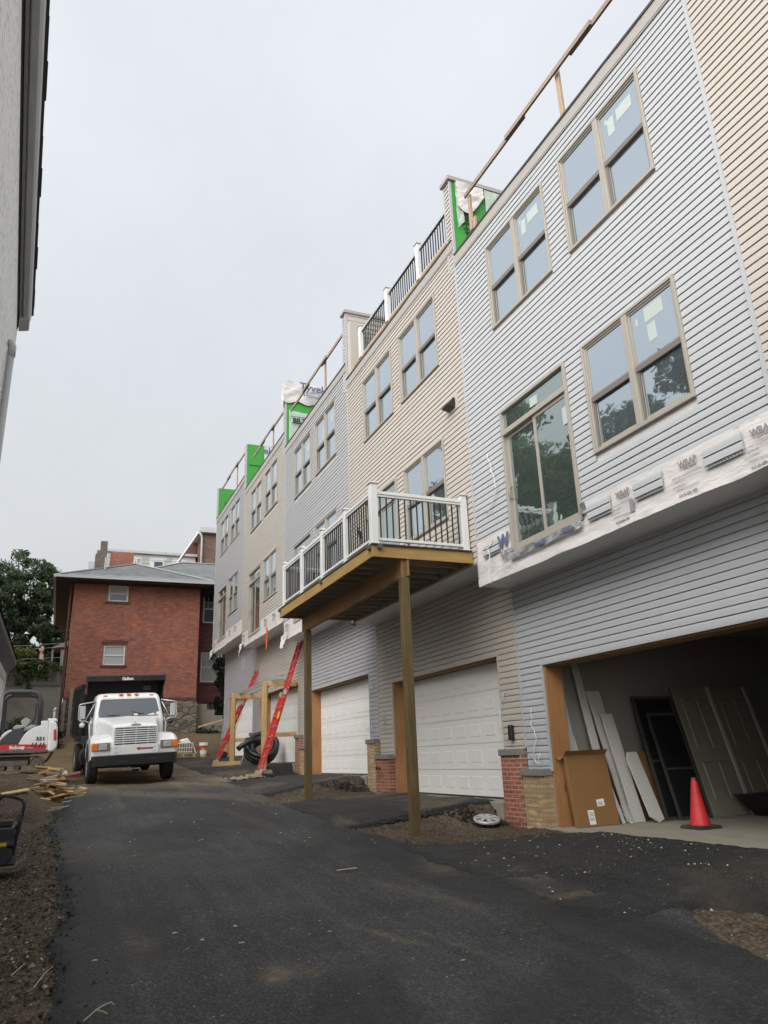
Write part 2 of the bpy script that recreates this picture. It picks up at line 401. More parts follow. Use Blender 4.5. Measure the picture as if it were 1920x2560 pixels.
M['orange'] = mat('orange_lens', (.8,.16,.06), .3, .06)
M['lamp'] = mat('lamp_lens', (.42,.43,.42), .12, .15, 20)
M['redmark'] = mat('red_emblem', (.35,.05,.05), .5, .1)
M['shield'] = glass('windshield_glass', (.045,.05,.055), .2, (.9,.94,1), 0)
M['red'] = mat('red_fibreglass', (.50,.035,.03), .4, .12, 5, dirt=((.35,.12,.1), 6, .4))
M['alum'] = mat('aluminium', (.5,.5,.49), .4, .1, metal=.5)
M['excwhite'] = mat('excavator_white', (.70,.71,.70), .35, .04, dirt=((.35,.3,.24), 2.5, .35))
M['excred'] = mat('excavator_red', (.48,.03,.035), .4, .06)
M['excgrey'] = mat('excavator_grey', (.045,.048,.055), .45, .15)
M['trackm'] = mat('dusty_track_rubber', (.11,.10,.085), .9, .35, 10, dirt=((.2,.16,.11), 4, .7))
M['seat'] = mat('grey_moulded_plastic', (.33,.34,.32), .6, .06)
M['card'] = mat('cardboard', (.225,.118,.042), .75, .07, 3, (1,1,.4), dirt=((.2,.1,.04), 3, .3))
M['label'] = mat('white_label', (.75,.75,.73), .6, .04)
M['conem'] = mat('cone_red_pvc', (.55,.028,.03), .55, .14, 9, dirt=((.07,.025,.025), 5, .95))
M['primed'] = mat('primed_white_board', (.50,.49,.465), .5, .06)
M['doorm'] = mat('cream_door_panel', (.25,.235,.19), .5, .06)
M['screen'] = mat('black_insect_screen', (.006,.006,.007), .6, .1)
M['pipe'] = mat('black_corrugated_pipe', (.012,.012,.013), .45, .15)
M['shingle'] = brick('grey_shingles', (.13,.14,.14), (.17,.18,.18), (.10,.105,.105), bw=.5, rh=.16, ms=.006)
def rubblem():
    m, t, b = nt('rubble_stone'); v = mapping(t, 'Object', (1, 1, 1.9))
    nz = N(t, 'ShaderNodeTexNoise'); nz.inputs['Scale'].default_value = 1.6; L(t, v, nz.inputs['Vector'])
    ad = N(t, 'ShaderNodeVectorMath', operation='ADD'); sc = N(t, 'ShaderNodeVectorMath', operation='SCALE'); L(t, nz.outputs['Color'], sc.inputs[0]); sc.inputs['Scale'].default_value = .35
    L(t, v, ad.inputs[0]); L(t, sc.outputs[0], ad.inputs[1])
    vo = N(t, 'ShaderNodeTexVoronoi'); vo.inputs['Scale'].default_value = 1.9; L(t, ad.outputs[0], vo.inputs['Vector'])
    ve = N(t, 'ShaderNodeTexVoronoi'); ve.feature = 'DISTANCE_TO_EDGE'; ve.inputs['Scale'].default_value = 1.9; L(t, ad.outputs[0], ve.inputs['Vector'])
    s = N(t, 'ShaderNodeSeparateColor'); L(t, vo.outputs['Color'], s.inputs[0])
    col = mixc(t, s.outputs[0], (.14,.12,.095), (.29,.25,.19)); col = mixc(t, ramp(t, noise(t, v, 5, 5), [(.35, .6), (.6, 0)]), col, (.1,.085,.065))
    e = ramp(t, ve.outputs['Distance'], [(.0, 1), (.07, 0)]); col = mixc(t, e, col, (.085,.075,.06))
    L(t, col, b.inputs['Base Color']); b.inputs['Roughness'].default_value = .95; bump(t, b, ramp(t, ve.outputs['Distance'], [(0, 0), (.15, 1)]), .8, .05); return m
M['stonebase'] = rubblem()
M['stucco'] = mat('rough_stucco_white', (.84,.84,.82), .9, .08, 4, (1,1,1), dirt=((.20,.195,.19), 15, .95), bmp=1, bscale=22)
M['stuccog'] = mat('grey_stucco', (.17,.155,.135), .95, .25, 1.6, bmp=.5, bscale=12, dirt=((.08,.075,.06), 1.1, .6))
M['fencew'] = wood('weathered_fence', (.065,.06,.052), (.12,.11,.095), 'z', knots=False)
M['eave'] = mat('dark_eave', (.018,.017,.017), .7, .2)
M['gutter'] = mat('pale_gutter', (.45,.46,.47), .45, .06)
M['gutterd'] = mat('aged_gutter', (.42,.43,.44), .5, .12, 3)
M['greensid'] = mat('pale_green_siding', (.42,.46,.38), .6, .06)
M['bark'] = mat('bark', (.06,.05,.04), .95, .3, 8, bmp=.8, bscale=20)
M['leafd'] = leaf('leaves_dark', (.042,.068,.034), (.09,.135,.062), (.16,.2,.105), .45)
M['leafy'] = leaf('leaves_yellow_green', (.08,.10,.02), (.2,.22,.045), (.32,.3,.09), .35)
M['leafm'] = leaf('leaves_mid', (.03,.055,.016), (.07,.115,.03), (.13,.17,.055), .35)
M['ivy'] = leaf('ivy_leaves', (.008,.016,.008), (.017,.034,.014), (.03,.05,.022))
M['pink'] = mat('pink_canvas', (.68,.42,.38), .8, .15, 12)
M['bluedark'] = mat('glass_block_dark', (.03,.04,.06), .2, .2, 8)
M['hub'] = mat('silver_plastic', (.55,.55,.56), .3, .1, metal=.5)
M['yellow'] = mat('yellow_plastic', (.65,.42,.02), .5, .1)
M['cable'] = mat('white_cable', (.68,.68,.66), .5, .05)
M['scrap'] = wood('scrap_wood', (.36,.24,.115), (.50,.36,.2), 'y', knots=False)
M['curtain'] = mat('white_curtain', (.4,.41,.4), .9, .12, 14, (3,1,.3))
M['hose'] = mat('clay_brown_pipe', (.1,.035,.025), .6, .2)
M['concrete'] = mat('old_concrete', (.24,.22,.18), .9, .2, 3, bmp=.4, bscale=14)

M['bezel'] = mat('dull_lamp_bezel', (.2,.2,.195), .35, .08, metal=.3)
M['darkframe'] = mat('dark_screen_frame', (.07,.065,.06), .5, .1)
# ------------------------------------------------------------------ world, sun
w = bpy.data.worlds.new('World'); SC.world = w; w.use_nodes = True; t = w.node_tree
bg = t.nodes['Background']; sky = N(t, 'ShaderNodeTexSky'); sky.sky_type = 'NISHITA'; sky.sun_disc = False
SUN_EL, SUN_AZ = R_(30), R_(240)     # sun behind cloud, over the viewer's left shoulder
sky.sun_elevation = SUN_EL; sky.sun_rotation = SUN_AZ; sky.air_density = 1; sky.dust_density = 6; sky.ozone_density = 1
tc = N(t, 'ShaderNodeTexCoord'); sp = N(t, 'ShaderNodeSeparateXYZ'); L(t, tc.outputs['Generated'], sp.inputs[0])
cl = ramp(t, sp.outputs[2], [(0, (.52,.53,.53)), (.18, (.535,.55,.555)), (.5, (.58,.605,.64)), (.80, (.64,.665,.70)), (.9, (.8,.82,.85)), (1, (1.2,1.22,1.25))])
nz = noise(t, tc.outputs['Generated'], 2.2, 6, .6)
cl = mixc(t, 1.0, cl, ramp(t, nz, [(.3, .93), (.68, 1.05)]), 'MULTIPLY')
# bright glow added to the unseen sky behind the viewer, as fill light
sdir = (math.sin(SUN_AZ)*math.cos(R_(24)), math.cos(SUN_AZ)*math.cos(R_(24)), math.sin(R_(24)))
dp = N(t, 'ShaderNodeVectorMath', operation='DOT_PRODUCT'); L(t, tc.outputs['Generated'], dp.inputs[0]); dp.inputs[1].default_value = sdir
gl = N(t, 'ShaderNodeMapRange', interpolation_type='SMOOTHSTEP'); L(t, dp.outputs['Value'], gl.inputs[0])
for k, v in ((1, .56), (2, .97), (3, 0), (4, 1)): gl.inputs[k].default_value = v
cl = mixc(t, gl.outputs[0], cl, (3.1, 3.05, 2.95))
sc_ = N(t, 'ShaderNodeVectorMath', operation='SCALE'); L(t, cl, sc_.inputs[0]); sc_.inputs['Scale'].default_value = 10.7
L(t, mixc(t, .92, sky.outputs[0], sc_.outputs[0]), bg.inputs['Color']); bg.inputs['Strength'].default_value = .1
sl = bpy.data.lights.new('sun', 'SUN'); sl.energy = 1.5; sl.angle = R_(62); sl.color = (1, .98, .95)
so = bpy.data.objects.new('sun', sl); COL.objects.link(so); so.location = (-20, -20, 40)
sd = Vector((math.sin(SUN_AZ)*math.cos(SUN_EL), math.cos(SUN_AZ)*math.cos(SUN_EL), math.sin(SUN_EL)))
so.rotation_euler = (-sd).to_track_quat('-Z', 'Y').to_euler()
SC.view_settings.view_transform = 'Standard'; SC.view_settings.look = 'None'; SC.view_settings.exposure = .36; SC.view_settings.gamma = 1
# ------------------------------------------------------------------ terrain
#        y0 (boundary nearer the camera), slab z, header z, soffit z, roof z, window z's, wall kind
HB = [4.72, 10.75, 16.9, 23.05, 29.2, 35.5]
SLAB = [-1.10, -.79, -.43, -.10, .22]
OPEN = [(5.4, 10.08), (11.42, 16.05), (17.5, 22.2), (23.6, 28.2), (29.8, 34.4)]
def P(y):
    y = np.asarray(y, float)
    return np.where(y < 30, -1.76+.056*y, np.interp(y, [30, 32, 34.5, 37, 40, 44, 60, 120, 400], [-.08, .05, .28, .75, 1.42, 1.7, 2.4, 5, 9]))
def H(x, y):
    x = np.asarray(x, float); y = np.asarray(y, float); h = P(y)
    # spoil heap on the left beyond the road edge
    m = ss(.45, -.55, x + .25*(vn(x*1.7, y*1.7, 5)-.5))*ss(16.6, 21.5, y)*(1-ss(26, 36, y))
    h = h + m*np.clip(-.13-P(y)+.15*ss(24,27,y), 0, 2) + m*(fbm(x*1.5, y*1.5, 9)-.5)*.22
    # dug hollow between the road and the heap
    h = h - .16*ss(.5, .15, x)*ss(-.6, -.1, x)*ss(14, 17, y)*(1-ss(19, 21, y))
    # drives climb to each garage slab
    for s, (a, b) in zip(SLAB, OPEN):
        wgt = ss(4.5, 6.8, x)*ss(a-.15, a+.3, y - .3*(vn(x*2, y*2, 3)-.5))*(1-ss(b+.1, b+.9, y))
        h = h + wgt*np.maximum(0, (s-.035)-P(y))
    h = h + np.where(x > 7.03, -.25, 0)*(y < 36)*(y > -12)
    h = h - .10*ss(-.02, -.35, x)*(y < 17)
    return h
def rough(x, y, a=1.0):
    near = np.clip(30/np.maximum(y, 3), .3, 3)
    return a*((fbm(x*1.3, y*1.3, 21)-.5)*.09 + (fbm(x*6, y*6, 31, 3)-.5)*.05 + (vn(x*19, y*19, 41)-.5)*.018*(y < 16))
def axis_(segs):
    out = []
    for a, b, st in segs: out += list(np.arange(a, b-1e-6, st))
    return np.array(out+[segs[-1][1]])
gx = axis_([(-420,-60,60), (-60,-12,6), (-12,-2,1), (-2,-.8,.1), (-.8,7.2,.06), (7.2,12,.8), (12,60,8), (60,420,60)])
gy = axis_([(-120,-20,20), (-20,2,2), (2,4,.2), (4,14,.06), (14,26,.1), (26,44,.2), (44,70,2), (70,400,30)])
X_, Y_ = np.meshgrid(gx, gy, indexing='ij')
Z_ = H(X_, Y_) + rough(X_, Y_)*(np.abs(X_) < 12)*(Y_ > 2)*(Y_ < 44)
# tan trodden clay in the distance and at the left
dust = np.clip(ss(22.2, 24, Y_)*ss(5.2, 2.2, X_)*1.1 + ss(35, 39, Y_)*.7, 0, 1)*ss(.25, .6, fbm(X_*1.1, Y_*1.1, 77)+.12)
dust = np.maximum(dust, .75*ss(17.5, 20, Y_)*ss(.7, .15, X_)*ss(.35, .6, fbm(X_*2, Y_*2, 78))*(X_ > -.5)*(Y_ < 24))
g = grid_obj('ground', M['dirt'], np.stack([X_.ravel(), Y_.ravel(), Z_.ravel()], 1), len(gx), len(gy), attrs={'dust': dust})
tag(g, kind='structure')
def sheet(name, m, xs, ys, maskf, lift, dustf, freshf, ra):
    X, Y = np.meshgrid(xs, ys, indexing='ij'); mk = maskf(X, Y)
    Z = H(X, Y) + rough(X, Y, ra) + lift*np.clip(mk/.10, -1.6, 1)
    V = np.stack([X.ravel(), Y.ravel(), Z.ravel()], 1)
    # keep only what reaches the surface
    nu, nv = len(xs), len(ys); i = np.arange((nu-1)*(nv-1)); a = (i//(nv-1))*nv + i % (nv-1)
    Fq = np.stack([a, a+nv, a+nv+1, a+1], 1); keep = (mk.ravel()[Fq] > -.2).any(1); Fq = Fq[keep]
    used = np.unique(Fq); rm = -np.ones(len(V), int); rm[used] = np.arange(len(used))
    me = bpy.data.meshes.new(name); me.from_pydata(V[used].tolist(), [], rm[Fq].tolist()); me.materials.append(m)
    me.polygons.foreach_set('use_smooth', [True]*len(me.polygons))
    for k, arr in (('dust', dustf(X, Y)), ('fresh', freshf(X, Y, mk))):
        at = me.attributes.new(k, 'FLOAT', 'POINT'); at.data.foreach_set('value', arr.ravel()[used].astype(np.float32))
    o = bpy.data.objects.new(name, me); COL.objects.link(o); return tag(o, kind='structure')
def road_mask(x, y):
    n = (fbm(x*2.2, y*2.2, 51)-.5)*.45 + (vn(x*9, y*9, 52)-.5)*.14
    left = x - (np.interp(y, [2, 5.6, 9, 12.5, 15.5, 18.5, 20.5, 23], [.05, .10, .17, .10, -.02, .12, .42, .62]))
    right = np.interp(y, [2, 4, 5.4, 6.2, 9.8, 12.0, 15.8, 17.5, 22, 24, 34], [4.35, 4.75, 5.05, 5.5, 4.75, 4.45, 4.35, 4.5, 4.65, 4.6, 4.3]) - x
    far = np.where(x < 3.3, 23.0 + .5*np.sin(x*2.1) - y, 34.5-y)
    return np.minimum(np.minimum(left, right), far*.6) + n*.55
def road_dust(x, y):
    d = ss(19, 23.5, y)*.75*ss(.3, .62, fbm(x*.8, y*.8, 61)+.1)
    d = d + .42*ss(.50, .70, fbm(x*.55+.4*y, y*.18, 62))*ss(9, 15, y)
    for cx, cy, rx, ry, s, r in ((1.55, 5.72, .10, .17, .9, .35), (1.77, 5.62, .05, .12, .45, .2), (2.6, 6.2, .05, .42, .6, -.35), (2.95, 5.9, .03, .5, .55, -.2), (4.2, 8.5, .25, .5, .4, .4), (4.7, 6.7, .3, .2, .4, 0), (4.9, 7.6, .3, .35, .4, 0), (.75, 6.9, .12, .35, .35, 0), (3.4,7.6,.12,1.3,.3,-.3)):
        u = (x-cx)*math.cos(r)-(y-cy)*math.sin(r); v = (x-cx)*math.sin(r)+(y-cy)*math.cos(r)
        d = d + s*np.exp(-((u/rx)**2+(v/ry)**2))*(.35+.9*vn(x*30, y*30, 63))
    # tyre tracks that carried clay down the lane
    for off in (1.55, 3.2):
        c = off+.25*np.sin(y*.22)+.12*np.sin(y*.7)
        d = d + .30*np.exp(-((x-c)/.17)**2)*ss(7, 20, y)*ss(.3, .6, fbm(x*4, y*.5, 67))
    return np.clip(d, 0, 1)
def road_fresh(x, y, mk):
    f = np.clip(1.25-mk/.42, 0, 1)*ss(.2, .42, fbm(x*3, y*3, 64)+.1)*(x < 2)*(y < 19)
    f = np.maximum(f, .6*ss(.50, .66, fbm(x*.9-.35*y, y*.3, 65)))
    f = np.maximum(f, .7*ss(.5, .0, np.abs(x-np.interp(y, [4.5, 7, 9.5, 11], [4.6, 4.2, 4.0, 4.2]))-.15+.5*(fbm(x*2, y*2, 66)-.5))*(y < 12))
    return np.clip(f, 0, 1)
rx = axis_([(-.7, 6.6, .05)]); ry = axis_([(2, 4, .2), (4, 14, .05), (14, 24, .08), (24, 35, .2)])
sheet('asphalt_road', M['road'], rx, ry, road_mask, .045, road_dust, road_fresh, .12)
def drive_mask(x, y):
    n = (fbm(x*2.6, y*2.6, 71)-.5)*.6 + (vn(x*11, y*11, 72)-.5)*.16
    best = np.full(x.shape, -9.0)
    for k, (a, b, sk) in enumerate(((5.6, 9.9, .35), (12.15, 16.1, -.22), (18.0, 22.1, -.35), (24.1, 33.6, 0))):
        yy = y - sk*(5.2-x)*(1 if k == 0 else 1)
        lo = yy-(a-(.75 if k else 0)*ss(5.3, 6.9, x)); hi = b+.0*x-yy
        best = np.maximum(best, np.minimum(np.minimum(lo, hi), np.minimum(x-4.25, 7.2-x)))
    return best + n*.5
dx = axis_([(3.6, 7.2, .045)]); dy = axis_([(5, 13, .05), (13, 24, .08), (24, 35, .2)])
sheet('asphalt_drive', M['drive'], dx, dy, drive_mask, .05, lambda x, y: np.clip(.42*ss(.5, .72, fbm(x*1.2, y*1.2, 73))*(.3+.7*(y > 11)) + .45*ss(5.6, 6.6, x)*(y > 12)*(y < 17)*ss(.35, .6, fbm(x*2, y*3, 74)), 0, 1),
      lambda x, y, mk: np.clip(1-mk/.3, 0, 1)*.8, .55)
# ------------------------------------------------------------------ loose stones and chips
def stones(name, m, pts, sizes, label=None, flat=.7, seed=1):
    r = np.random.default_rng(seed); n = len(pts)
    base = np.array([(1,0,0),(-1,0,0),(0,1,0),(0,-1,0),(0,0,1),(0,0,-1)], float)
    fc = np.array([(0,2,4),(2,1,4),(1,3,4),(3,0,4),(2,0,5),(1,2,5),(3,1,5),(0,3,5)])
    V = base[None]*(1+r.uniform(-.35,.35,(n,6,1))); V = V + r.uniform(-.25,.25,(n,6,3))
    V = V*sizes[:,None,None]*np.array([1,r.uniform(.6,1),flat]); an = r.uniform(0,6.28,n); c, s = np.cos(an)[:,None], np.sin(an)[:,None]
    x = V[:,:,0]*c-V[:,:,1]*s; y = V[:,:,0]*s+V[:,:,1]*c
    V = np.stack([x,y,V[:,:,2]],2)+pts[:,None,:]
    Fc = (fc[None]+(np.arange(n)*6)[:,None,None]).reshape(-1,3)
    me = bpy.data.meshes.new(name); me.from_pydata(V.reshape(-1,3).tolist(), [], Fc.tolist()); me.materials.append(m); me.update()
    o = bpy.data.objects.new(name, me); COL.objects.link(o)
    return tag(o, label, 'rubble' if label else None, kind='stuff')
def scatter(n, x0, x1, y0, y1, keep, s0, s1, seed, lift=.0, pw=2.5):
    r = np.random.default_rng(seed); x = r.uniform(x0,x1,n); y = r.uniform(y0,y1,n); k = keep(x,y) > r.uniform(0,1,n); x, y = x[k], y[k]
    s = s0+(s1-s0)*r.uniform(0,1,len(x))**pw; z = H(x,y)+rough(x,y)+lift*s+.003
    return np.stack([x,y,z],1), s
p, s = scatter(16000, -.9, .35, 4.6, 19, lambda x, y: (road_mask(x,y) < .02)*ss(19, 6, y)*(.35+.65*ss(.4,.65,fbm(x*2,y*2,81))), .005, .027, 3, .25, 3.2)
stones('gravel', M['stone'], p, s, 'grey brown gravel and stones on the bare earth left of the road')
p, s = scatter(9000, 4.4, 7.0, 4.2, 24, lambda x, y: (drive_mask(x,y) < .03)*(road_mask(x,y) < .02)*(.2+.8*ss(.4,.65,fbm(x*2,y*2,83))), .004, .024, 4, .2, 4)
stones('gravel', M['stone'], p, s, 'grey brown gravel in the earth patches between the garage drives', seed=2)
def on_road(n, x0, x1, y0, y1, dens, s0, s1, seed, mf, lift, ra):
    r = np.random.default_rng(seed); x = r.uniform(x0,x1,n); y = r.uniform(y0,y1,n); k = (mf(x,y) > .06)*dens(x,y) > r.uniform(0,1,n); x, y = x[k], y[k]
    s = s0+(s1-s0)*r.uniform(0,1,len(x))**3; return np.stack([x,y,H(x,y)+rough(x,y,ra)+lift+s*.15],1), s
p, s = on_road(420, .2, 4.8, 5, 20, lambda x, y: .15+.8*ss(.5,.7,fbm(x,y,91)), .006, .03, 5, road_mask, .045, .12)
stones('debris', M['chip'], p, s, 'pale wood chips scattered on the black asphalt road', .25, 3)
p, s = on_road(560, 4.4, 7.0, 5.2, 11, lambda x, y: .35+.65*ss(5.3,6.8,x), .004, .019, 6, drive_mask, .05, .55)
stones('debris', M['chip'], p, s, 'pale crumbs scattered on the asphalt before the open garage', .5, 4)
p, s = on_road(2600, -.2, .75, 4.8, 18, lambda x, y: ss(.55,.1,x-.1), .006, .028, 8, lambda x, y: road_mask(x,y)+.1, .03, .12)
stones('asphalt_crumbs', M['drive'], p, s, 'black asphalt crumbs along the ragged left edge of the road', .8, 5)
def lumps(xa, ya, xb, yb, n, seed, sp, s0, s1):
    r = np.random.default_rng(seed); tt = r.uniform(0,1,n); x = xa+(xb-xa)*tt+r.normal(0,sp,n); y = ya+(yb-ya)*tt+r.normal(0,sp,n)
    return np.stack([x,y,H(x,y)+.02],1), r.uniform(s0,s1,n)
p1, s1 = lumps(4.9,12.3,6.9,11.3,420,31,.09,.012,.05); p2, s2 = lumps(4.7,18.1,6.9,17.4,420,32,.09,.012,.055); p3, s3 = lumps(4.6,5.9,5.6,6.3,260,33,.1,.01,.035); p4, s4 = lumps(5.6,23.6,6.9,23.2,240,34,.1,.012,.06)
stones('asphalt_crumbs', M['drive'], np.concatenate([p1,p2,p3,p4]), np.concatenate([s1,s2,s3,s4]), 'broken black asphalt lumps along the edges of the garage drives', .8, 6)
p, s = lumps(4.75,22.4,5.6,22.9,260,35,.14,.02,.075); p[:,2] += .03
stones('rubble', M['rubble'], p, s, 'small heap of grey broken rubble before the front red ladder', .7, 7)
# ------------------------------------------------------------------ row houses
XU, XL = 6.4, 7.02      # upper facade (overhangs) and garage facade
E_ = .1016              # siding exposure
RI = (0, -1, 0); UP = (0, 0, 1)   # reading direction on the facade
def siding(mb, X, y0, y1, z0, z1, holes=(), zphase=None, slope=None):
    """lapped courses on a facade that faces -X, cut round the openings"""
    z = z0 if zphase is None else zphase
    while z < z1-1e-4:
        a, b = max(z, z0), min(z+E_, z1)
        if b > a+.004:
            cuts = sorted((h[0], h[1]) for h in holes if h[2] < b-.01 and h[3] > a+.01)
            y = y0; segs = []
            for c0, c1 in cuts:
                if c0 > y: segs.append((y, min(c0, y1)))
                y = max(y, c1)
            if y < y1: segs.append((y, y1))
            k = lambda zz: float(np.interp((zz-z)/E_, (0, .6, .88, 1), (.0165, .0125, .005, -.007)))
            XB = X+.008
            jy = y0+.4+((int(round(z/E_))//2*1.618+y0) % 1)*3.2; pieces = []
            for s0, s1 in segs:
                if s0+.1 < jy < s1-.1: pieces += [(s0, jy, .0), (jy-.012, s1, .0028)]
                elif s0+.1 < jy+3.4 < s1-.1: pieces += [(s0, jy+3.4, .0), (jy+3.388, s1, .0028)]
                else: pieces.append((s0, s1, 0))
            for s0, s1, pr_ in pieces:
                if s1-s0 < .01: continue
                zz = [a]+[z+q*E_ for q in (.6, .86) if a < z+q*E_ < b]+[b]
                vs = [(XB, s0, a), (XB, s1, a)]
                for q in zz: vs += [(X-k(q)-pr_, s0, q), (X-k(q)-pr_, s1, q)]
                fs = [(0, 1, 3, 2)]+[(2+2*i, 3+2*i, 5+2*i, 4+2*i) for i in range(len(zz)-1)]
                n = len(vs); vs += [(XB+.001, s0, b), (XB+.001, s1, b)]
                mb.add(vs, fs)
                ends0 = [0]+[2+2*i for i in range(len(zz))]+[n]; ends1 = [i+1 for i in ends0]
                base = len(mb.v)-len(vs)
                for e in (ends0, ends1[::-1]): mb.f.append([base+i for i in e]); mb.m.append(mb.cur)
        z += E_
def ring(mb, x0, x1, y0, y1, z0, z1, w, wb=None):
    wb = wb or w
    mb.box(x0,x1,y0,y0+w,z0,z1); mb.box(x0,x1,y1-w,y1,z0,z1)
    mb.box(x0,x1,y0+w,y1-w,z0,z0+wb); mb.box(x0,x1,y0+w,y1-w,z1-w,z1)
def window(house, y0, y1, z0, z1, stick=0, name='window'):
    f = MB(); ring(f, XU-.045, XU+.05, y0, y1, z0, z1, .042); ring(f, XU-.026, XU+.05, y0+.042, y1-.042, z0+.042, z1-.042, .024)
    ym = (y0+y1)/2; f.box(XU-.04, XU+.05, ym-.05, ym+.05, z0+.042, z1-.042)
    fr = f.build(name, M['frame'], house, bevel=.004, seg=1)
    zm = z0 + (z1-z0)*.495
    for a, b in ((y0+.066, ym-.05), (ym+.05, y1-.066)):
        s = MB(); ring(s, XU-.006, XU+.03, a, b, zm-.012, z1-.066, .024, .03)
        up = s.build('upper_sash', M['frame'], fr)
        s = MB(); ring(s, XU+.022, XU+.062, a, b, z0+.068, zm-.012, .034, .05)
        lo = s.build('lower_sash', M['frame'], fr)
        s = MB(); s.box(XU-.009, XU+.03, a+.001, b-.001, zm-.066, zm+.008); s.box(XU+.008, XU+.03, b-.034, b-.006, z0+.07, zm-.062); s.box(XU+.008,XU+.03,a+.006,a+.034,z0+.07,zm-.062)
        s.build('meeting_rail_shade', M['sash_shade'], fr)  # dark strips stand in for the shade below the upper sash
        MB().box(XU+.008, XU+.014, a+.026, b-.026, zm+.033, z1-.094).build('upper_pane', M['glass'], fr)
        MB().box(XU+.04, XU+.046, a+.034, b-.034, z0+.118, zm-.046).build('lower_pane', M['glass'], fr)
    def st(ya, yb, za, zb):
        MB().box(XU+.005, XU+.007, ya, yb, za, zb).build('sticker', M['sticker'], fr)
    if stick:   # papers left on the panes of the half nearer the viewer
        a, b = y0+.068, ym-.058
        if stick == 1: st(a+.14, a+.44, z1-.42, z1-.22); st(a+.5, a+.63, z1-.52, z1-.24)
        if stick == 2: st(a+.2, a+.52, z1-.33, z1-.13); st(a+.36, a+.5, z1-.62, z1-.38)
        if stick == 3: st(a+.25, a+.4, z1-.55, z1-.25); st(a+.98, a+1.16, z1-.75, z1-.35)
        st(b-.14, b-.1, z1-.3, z1-.2)
    return fr
def sliding_door(house, y0, y1, z0, z1, paper=True):
    zt = z1-.42
    f = MB(); ring(f, XU-.045, XU+.06, y0, y1, z0, z1, .055); f.box(XU-.05, XU+.06, y0+.002, y1-.002, zt-.05, zt+.04)
    fr = f.build('sliding_door', M['frame'], house, bevel=.004, seg=1)
    ym = (y0+y1)/2
    s = MB(); ring(s, XU-.008, XU+.025, y0+.055, ym+.03, z0+.055, zt-.05, .055, .09); s.build('fixed_leaf', M['frame'], fr)
    s = MB(); ring(s, XU+.028, XU+.06, ym-.03, y1-.055, z0+.055, zt-.05, .055, .09); s.build('sliding_leaf', M['frame'], fr)
    MB().box(XU+.004, XU+.012, y0+.11, ym-.025, z0+.145, zt-.105).build('pane', M['doorglass'], fr)
    MB().box(XU+.038, XU+.046, ym+.025, y1-.11, z0+.145, zt-.105).build('pane', M['doorglass'], fr)
    MB().box(XU+.01, XU+.018, y0+.055, y1-.055, zt+.04, z1-.055).build('transom_pane', M['doorglass'], fr)
    h = MB(); h.tube([(XU+.03,y1-.085,zt-1.15),(XU-.03,y1-.085,zt-1.13),(XU-.03,y1-.085,zt-.95),(XU+.03,y1-.085,zt-.93)], .012, 6); h.build('handle', M['frame'], fr, smooth=True)
    if paper:
        MB().box(XU+.006, XU+.009, ym-.12, ym+.08, zt+.12, zt+.27).build('sticker', M['sticker'], fr)
        MB().box(XU-.012, XU-.009, y0+.075, y0+.2, z1-.95, z1-.68).build('sticker', M['sticker'], fr)
def garage_door(house, y0, y1, z0, z1, X=7.33):
    d = MB(); n = 5; h = (z1-z0)/n; cols = 8; w = (y1-y0)/cols
    d.box(X, X+.05, y0-.2, y1+.2, z0, z1+.2)
    gd = d.build('garage_door', M['gdoor'], house)
    for i in range(n):
        p = MB(); a = z0+i*h+.004; b = z0+(i+1)*h-.004; p.box(X-.03, X-.001, y0+.001, y1-.001, a, b)
        for c in range(cols):
            u0, u1 = y0+c*w+.06, y0+(c+1)*w-.06; v0, v1 = a+.075, b-.075
            # groove frame and raised field of each stamped panel
            o = [(X-.031,u0,v0),(X-.031,u1,v0),(X-.031,u1,v1),(X-.031,u0,v1)]
            def off(q, x): return [(x,u0+q,v0+q),(x,u1-q,v0+q),(x,u1-q,v1-q),(x,u0+q,v1-q)]
            r1 = off(.0, X-.0305); r2 = off(.014, X-.016+.0); r2 = off(.007, X-.012); r3 = off(.017, X-.012); r4 = off(.05, X-.036)
            vs = r1+r2+r3+r4; fs = []
            for k in range(3):
                for j in range(4): fs.append((k*4+j, k*4+(j+1) % 4, k*4+4+(j+1) % 4, k*4+4+j))
            fs.append((12,13,14,15)); p.add(vs, fs)
        p.build('door_section', M['gdoor'], gd)
    s = MB(); s.box(X-.03, X+.03, y0, y1, z0-.03, z0+.002); s.build('bottom_seal', M['dark'], gd)
def wavy(X, y0, y1, zf0, zf1, ny, nz, amp, seed, tilt=0):
    yy = np.linspace(y0, y1, ny); tt = np.linspace(0, 1, nz); Y, T = np.meshgrid(yy, tt, indexing='ij')
    z0 = zf0(Y); z1 = zf1(Y); Z = z0+(z1-z0)*T
    Xw = X - amp*(fbm(Y*3, Z*5, seed)-.1) - .5*amp*vn(Y*9+Z*4, Z*11, seed+1) - tilt*(1-T)
    return np.stack([Xw.ravel(), Y.ravel(), Z.ravel()], 1)
SPEC = [  # colour, soffit, roof top, window-2 z, door z, window-3 z, finished bottom
  ('grey', 2.67, 9.32, (3.77,5.42), (2.97,5.42), (6.98,8.66), False),
  ('beige', 3.08, 9.72, (4.18,5.82), (3.40,5.82), (7.38,9.04), True),
  ('lav', 3.60, 10.24, (4.75,6.38), (3.95,6.38), (7.94,9.60), False),
  ('beige', 4.24, 10.84, (5.37,6.94), (4.46,6.92), (8.58,10.28), False),
  ('lav', 4.84, 11.50, (6.00,7.62), (5.17,7.55), (9.20,10.87), False)]
HEAD = [1.285, 1.60, 1.97, 2.35, 2.74]
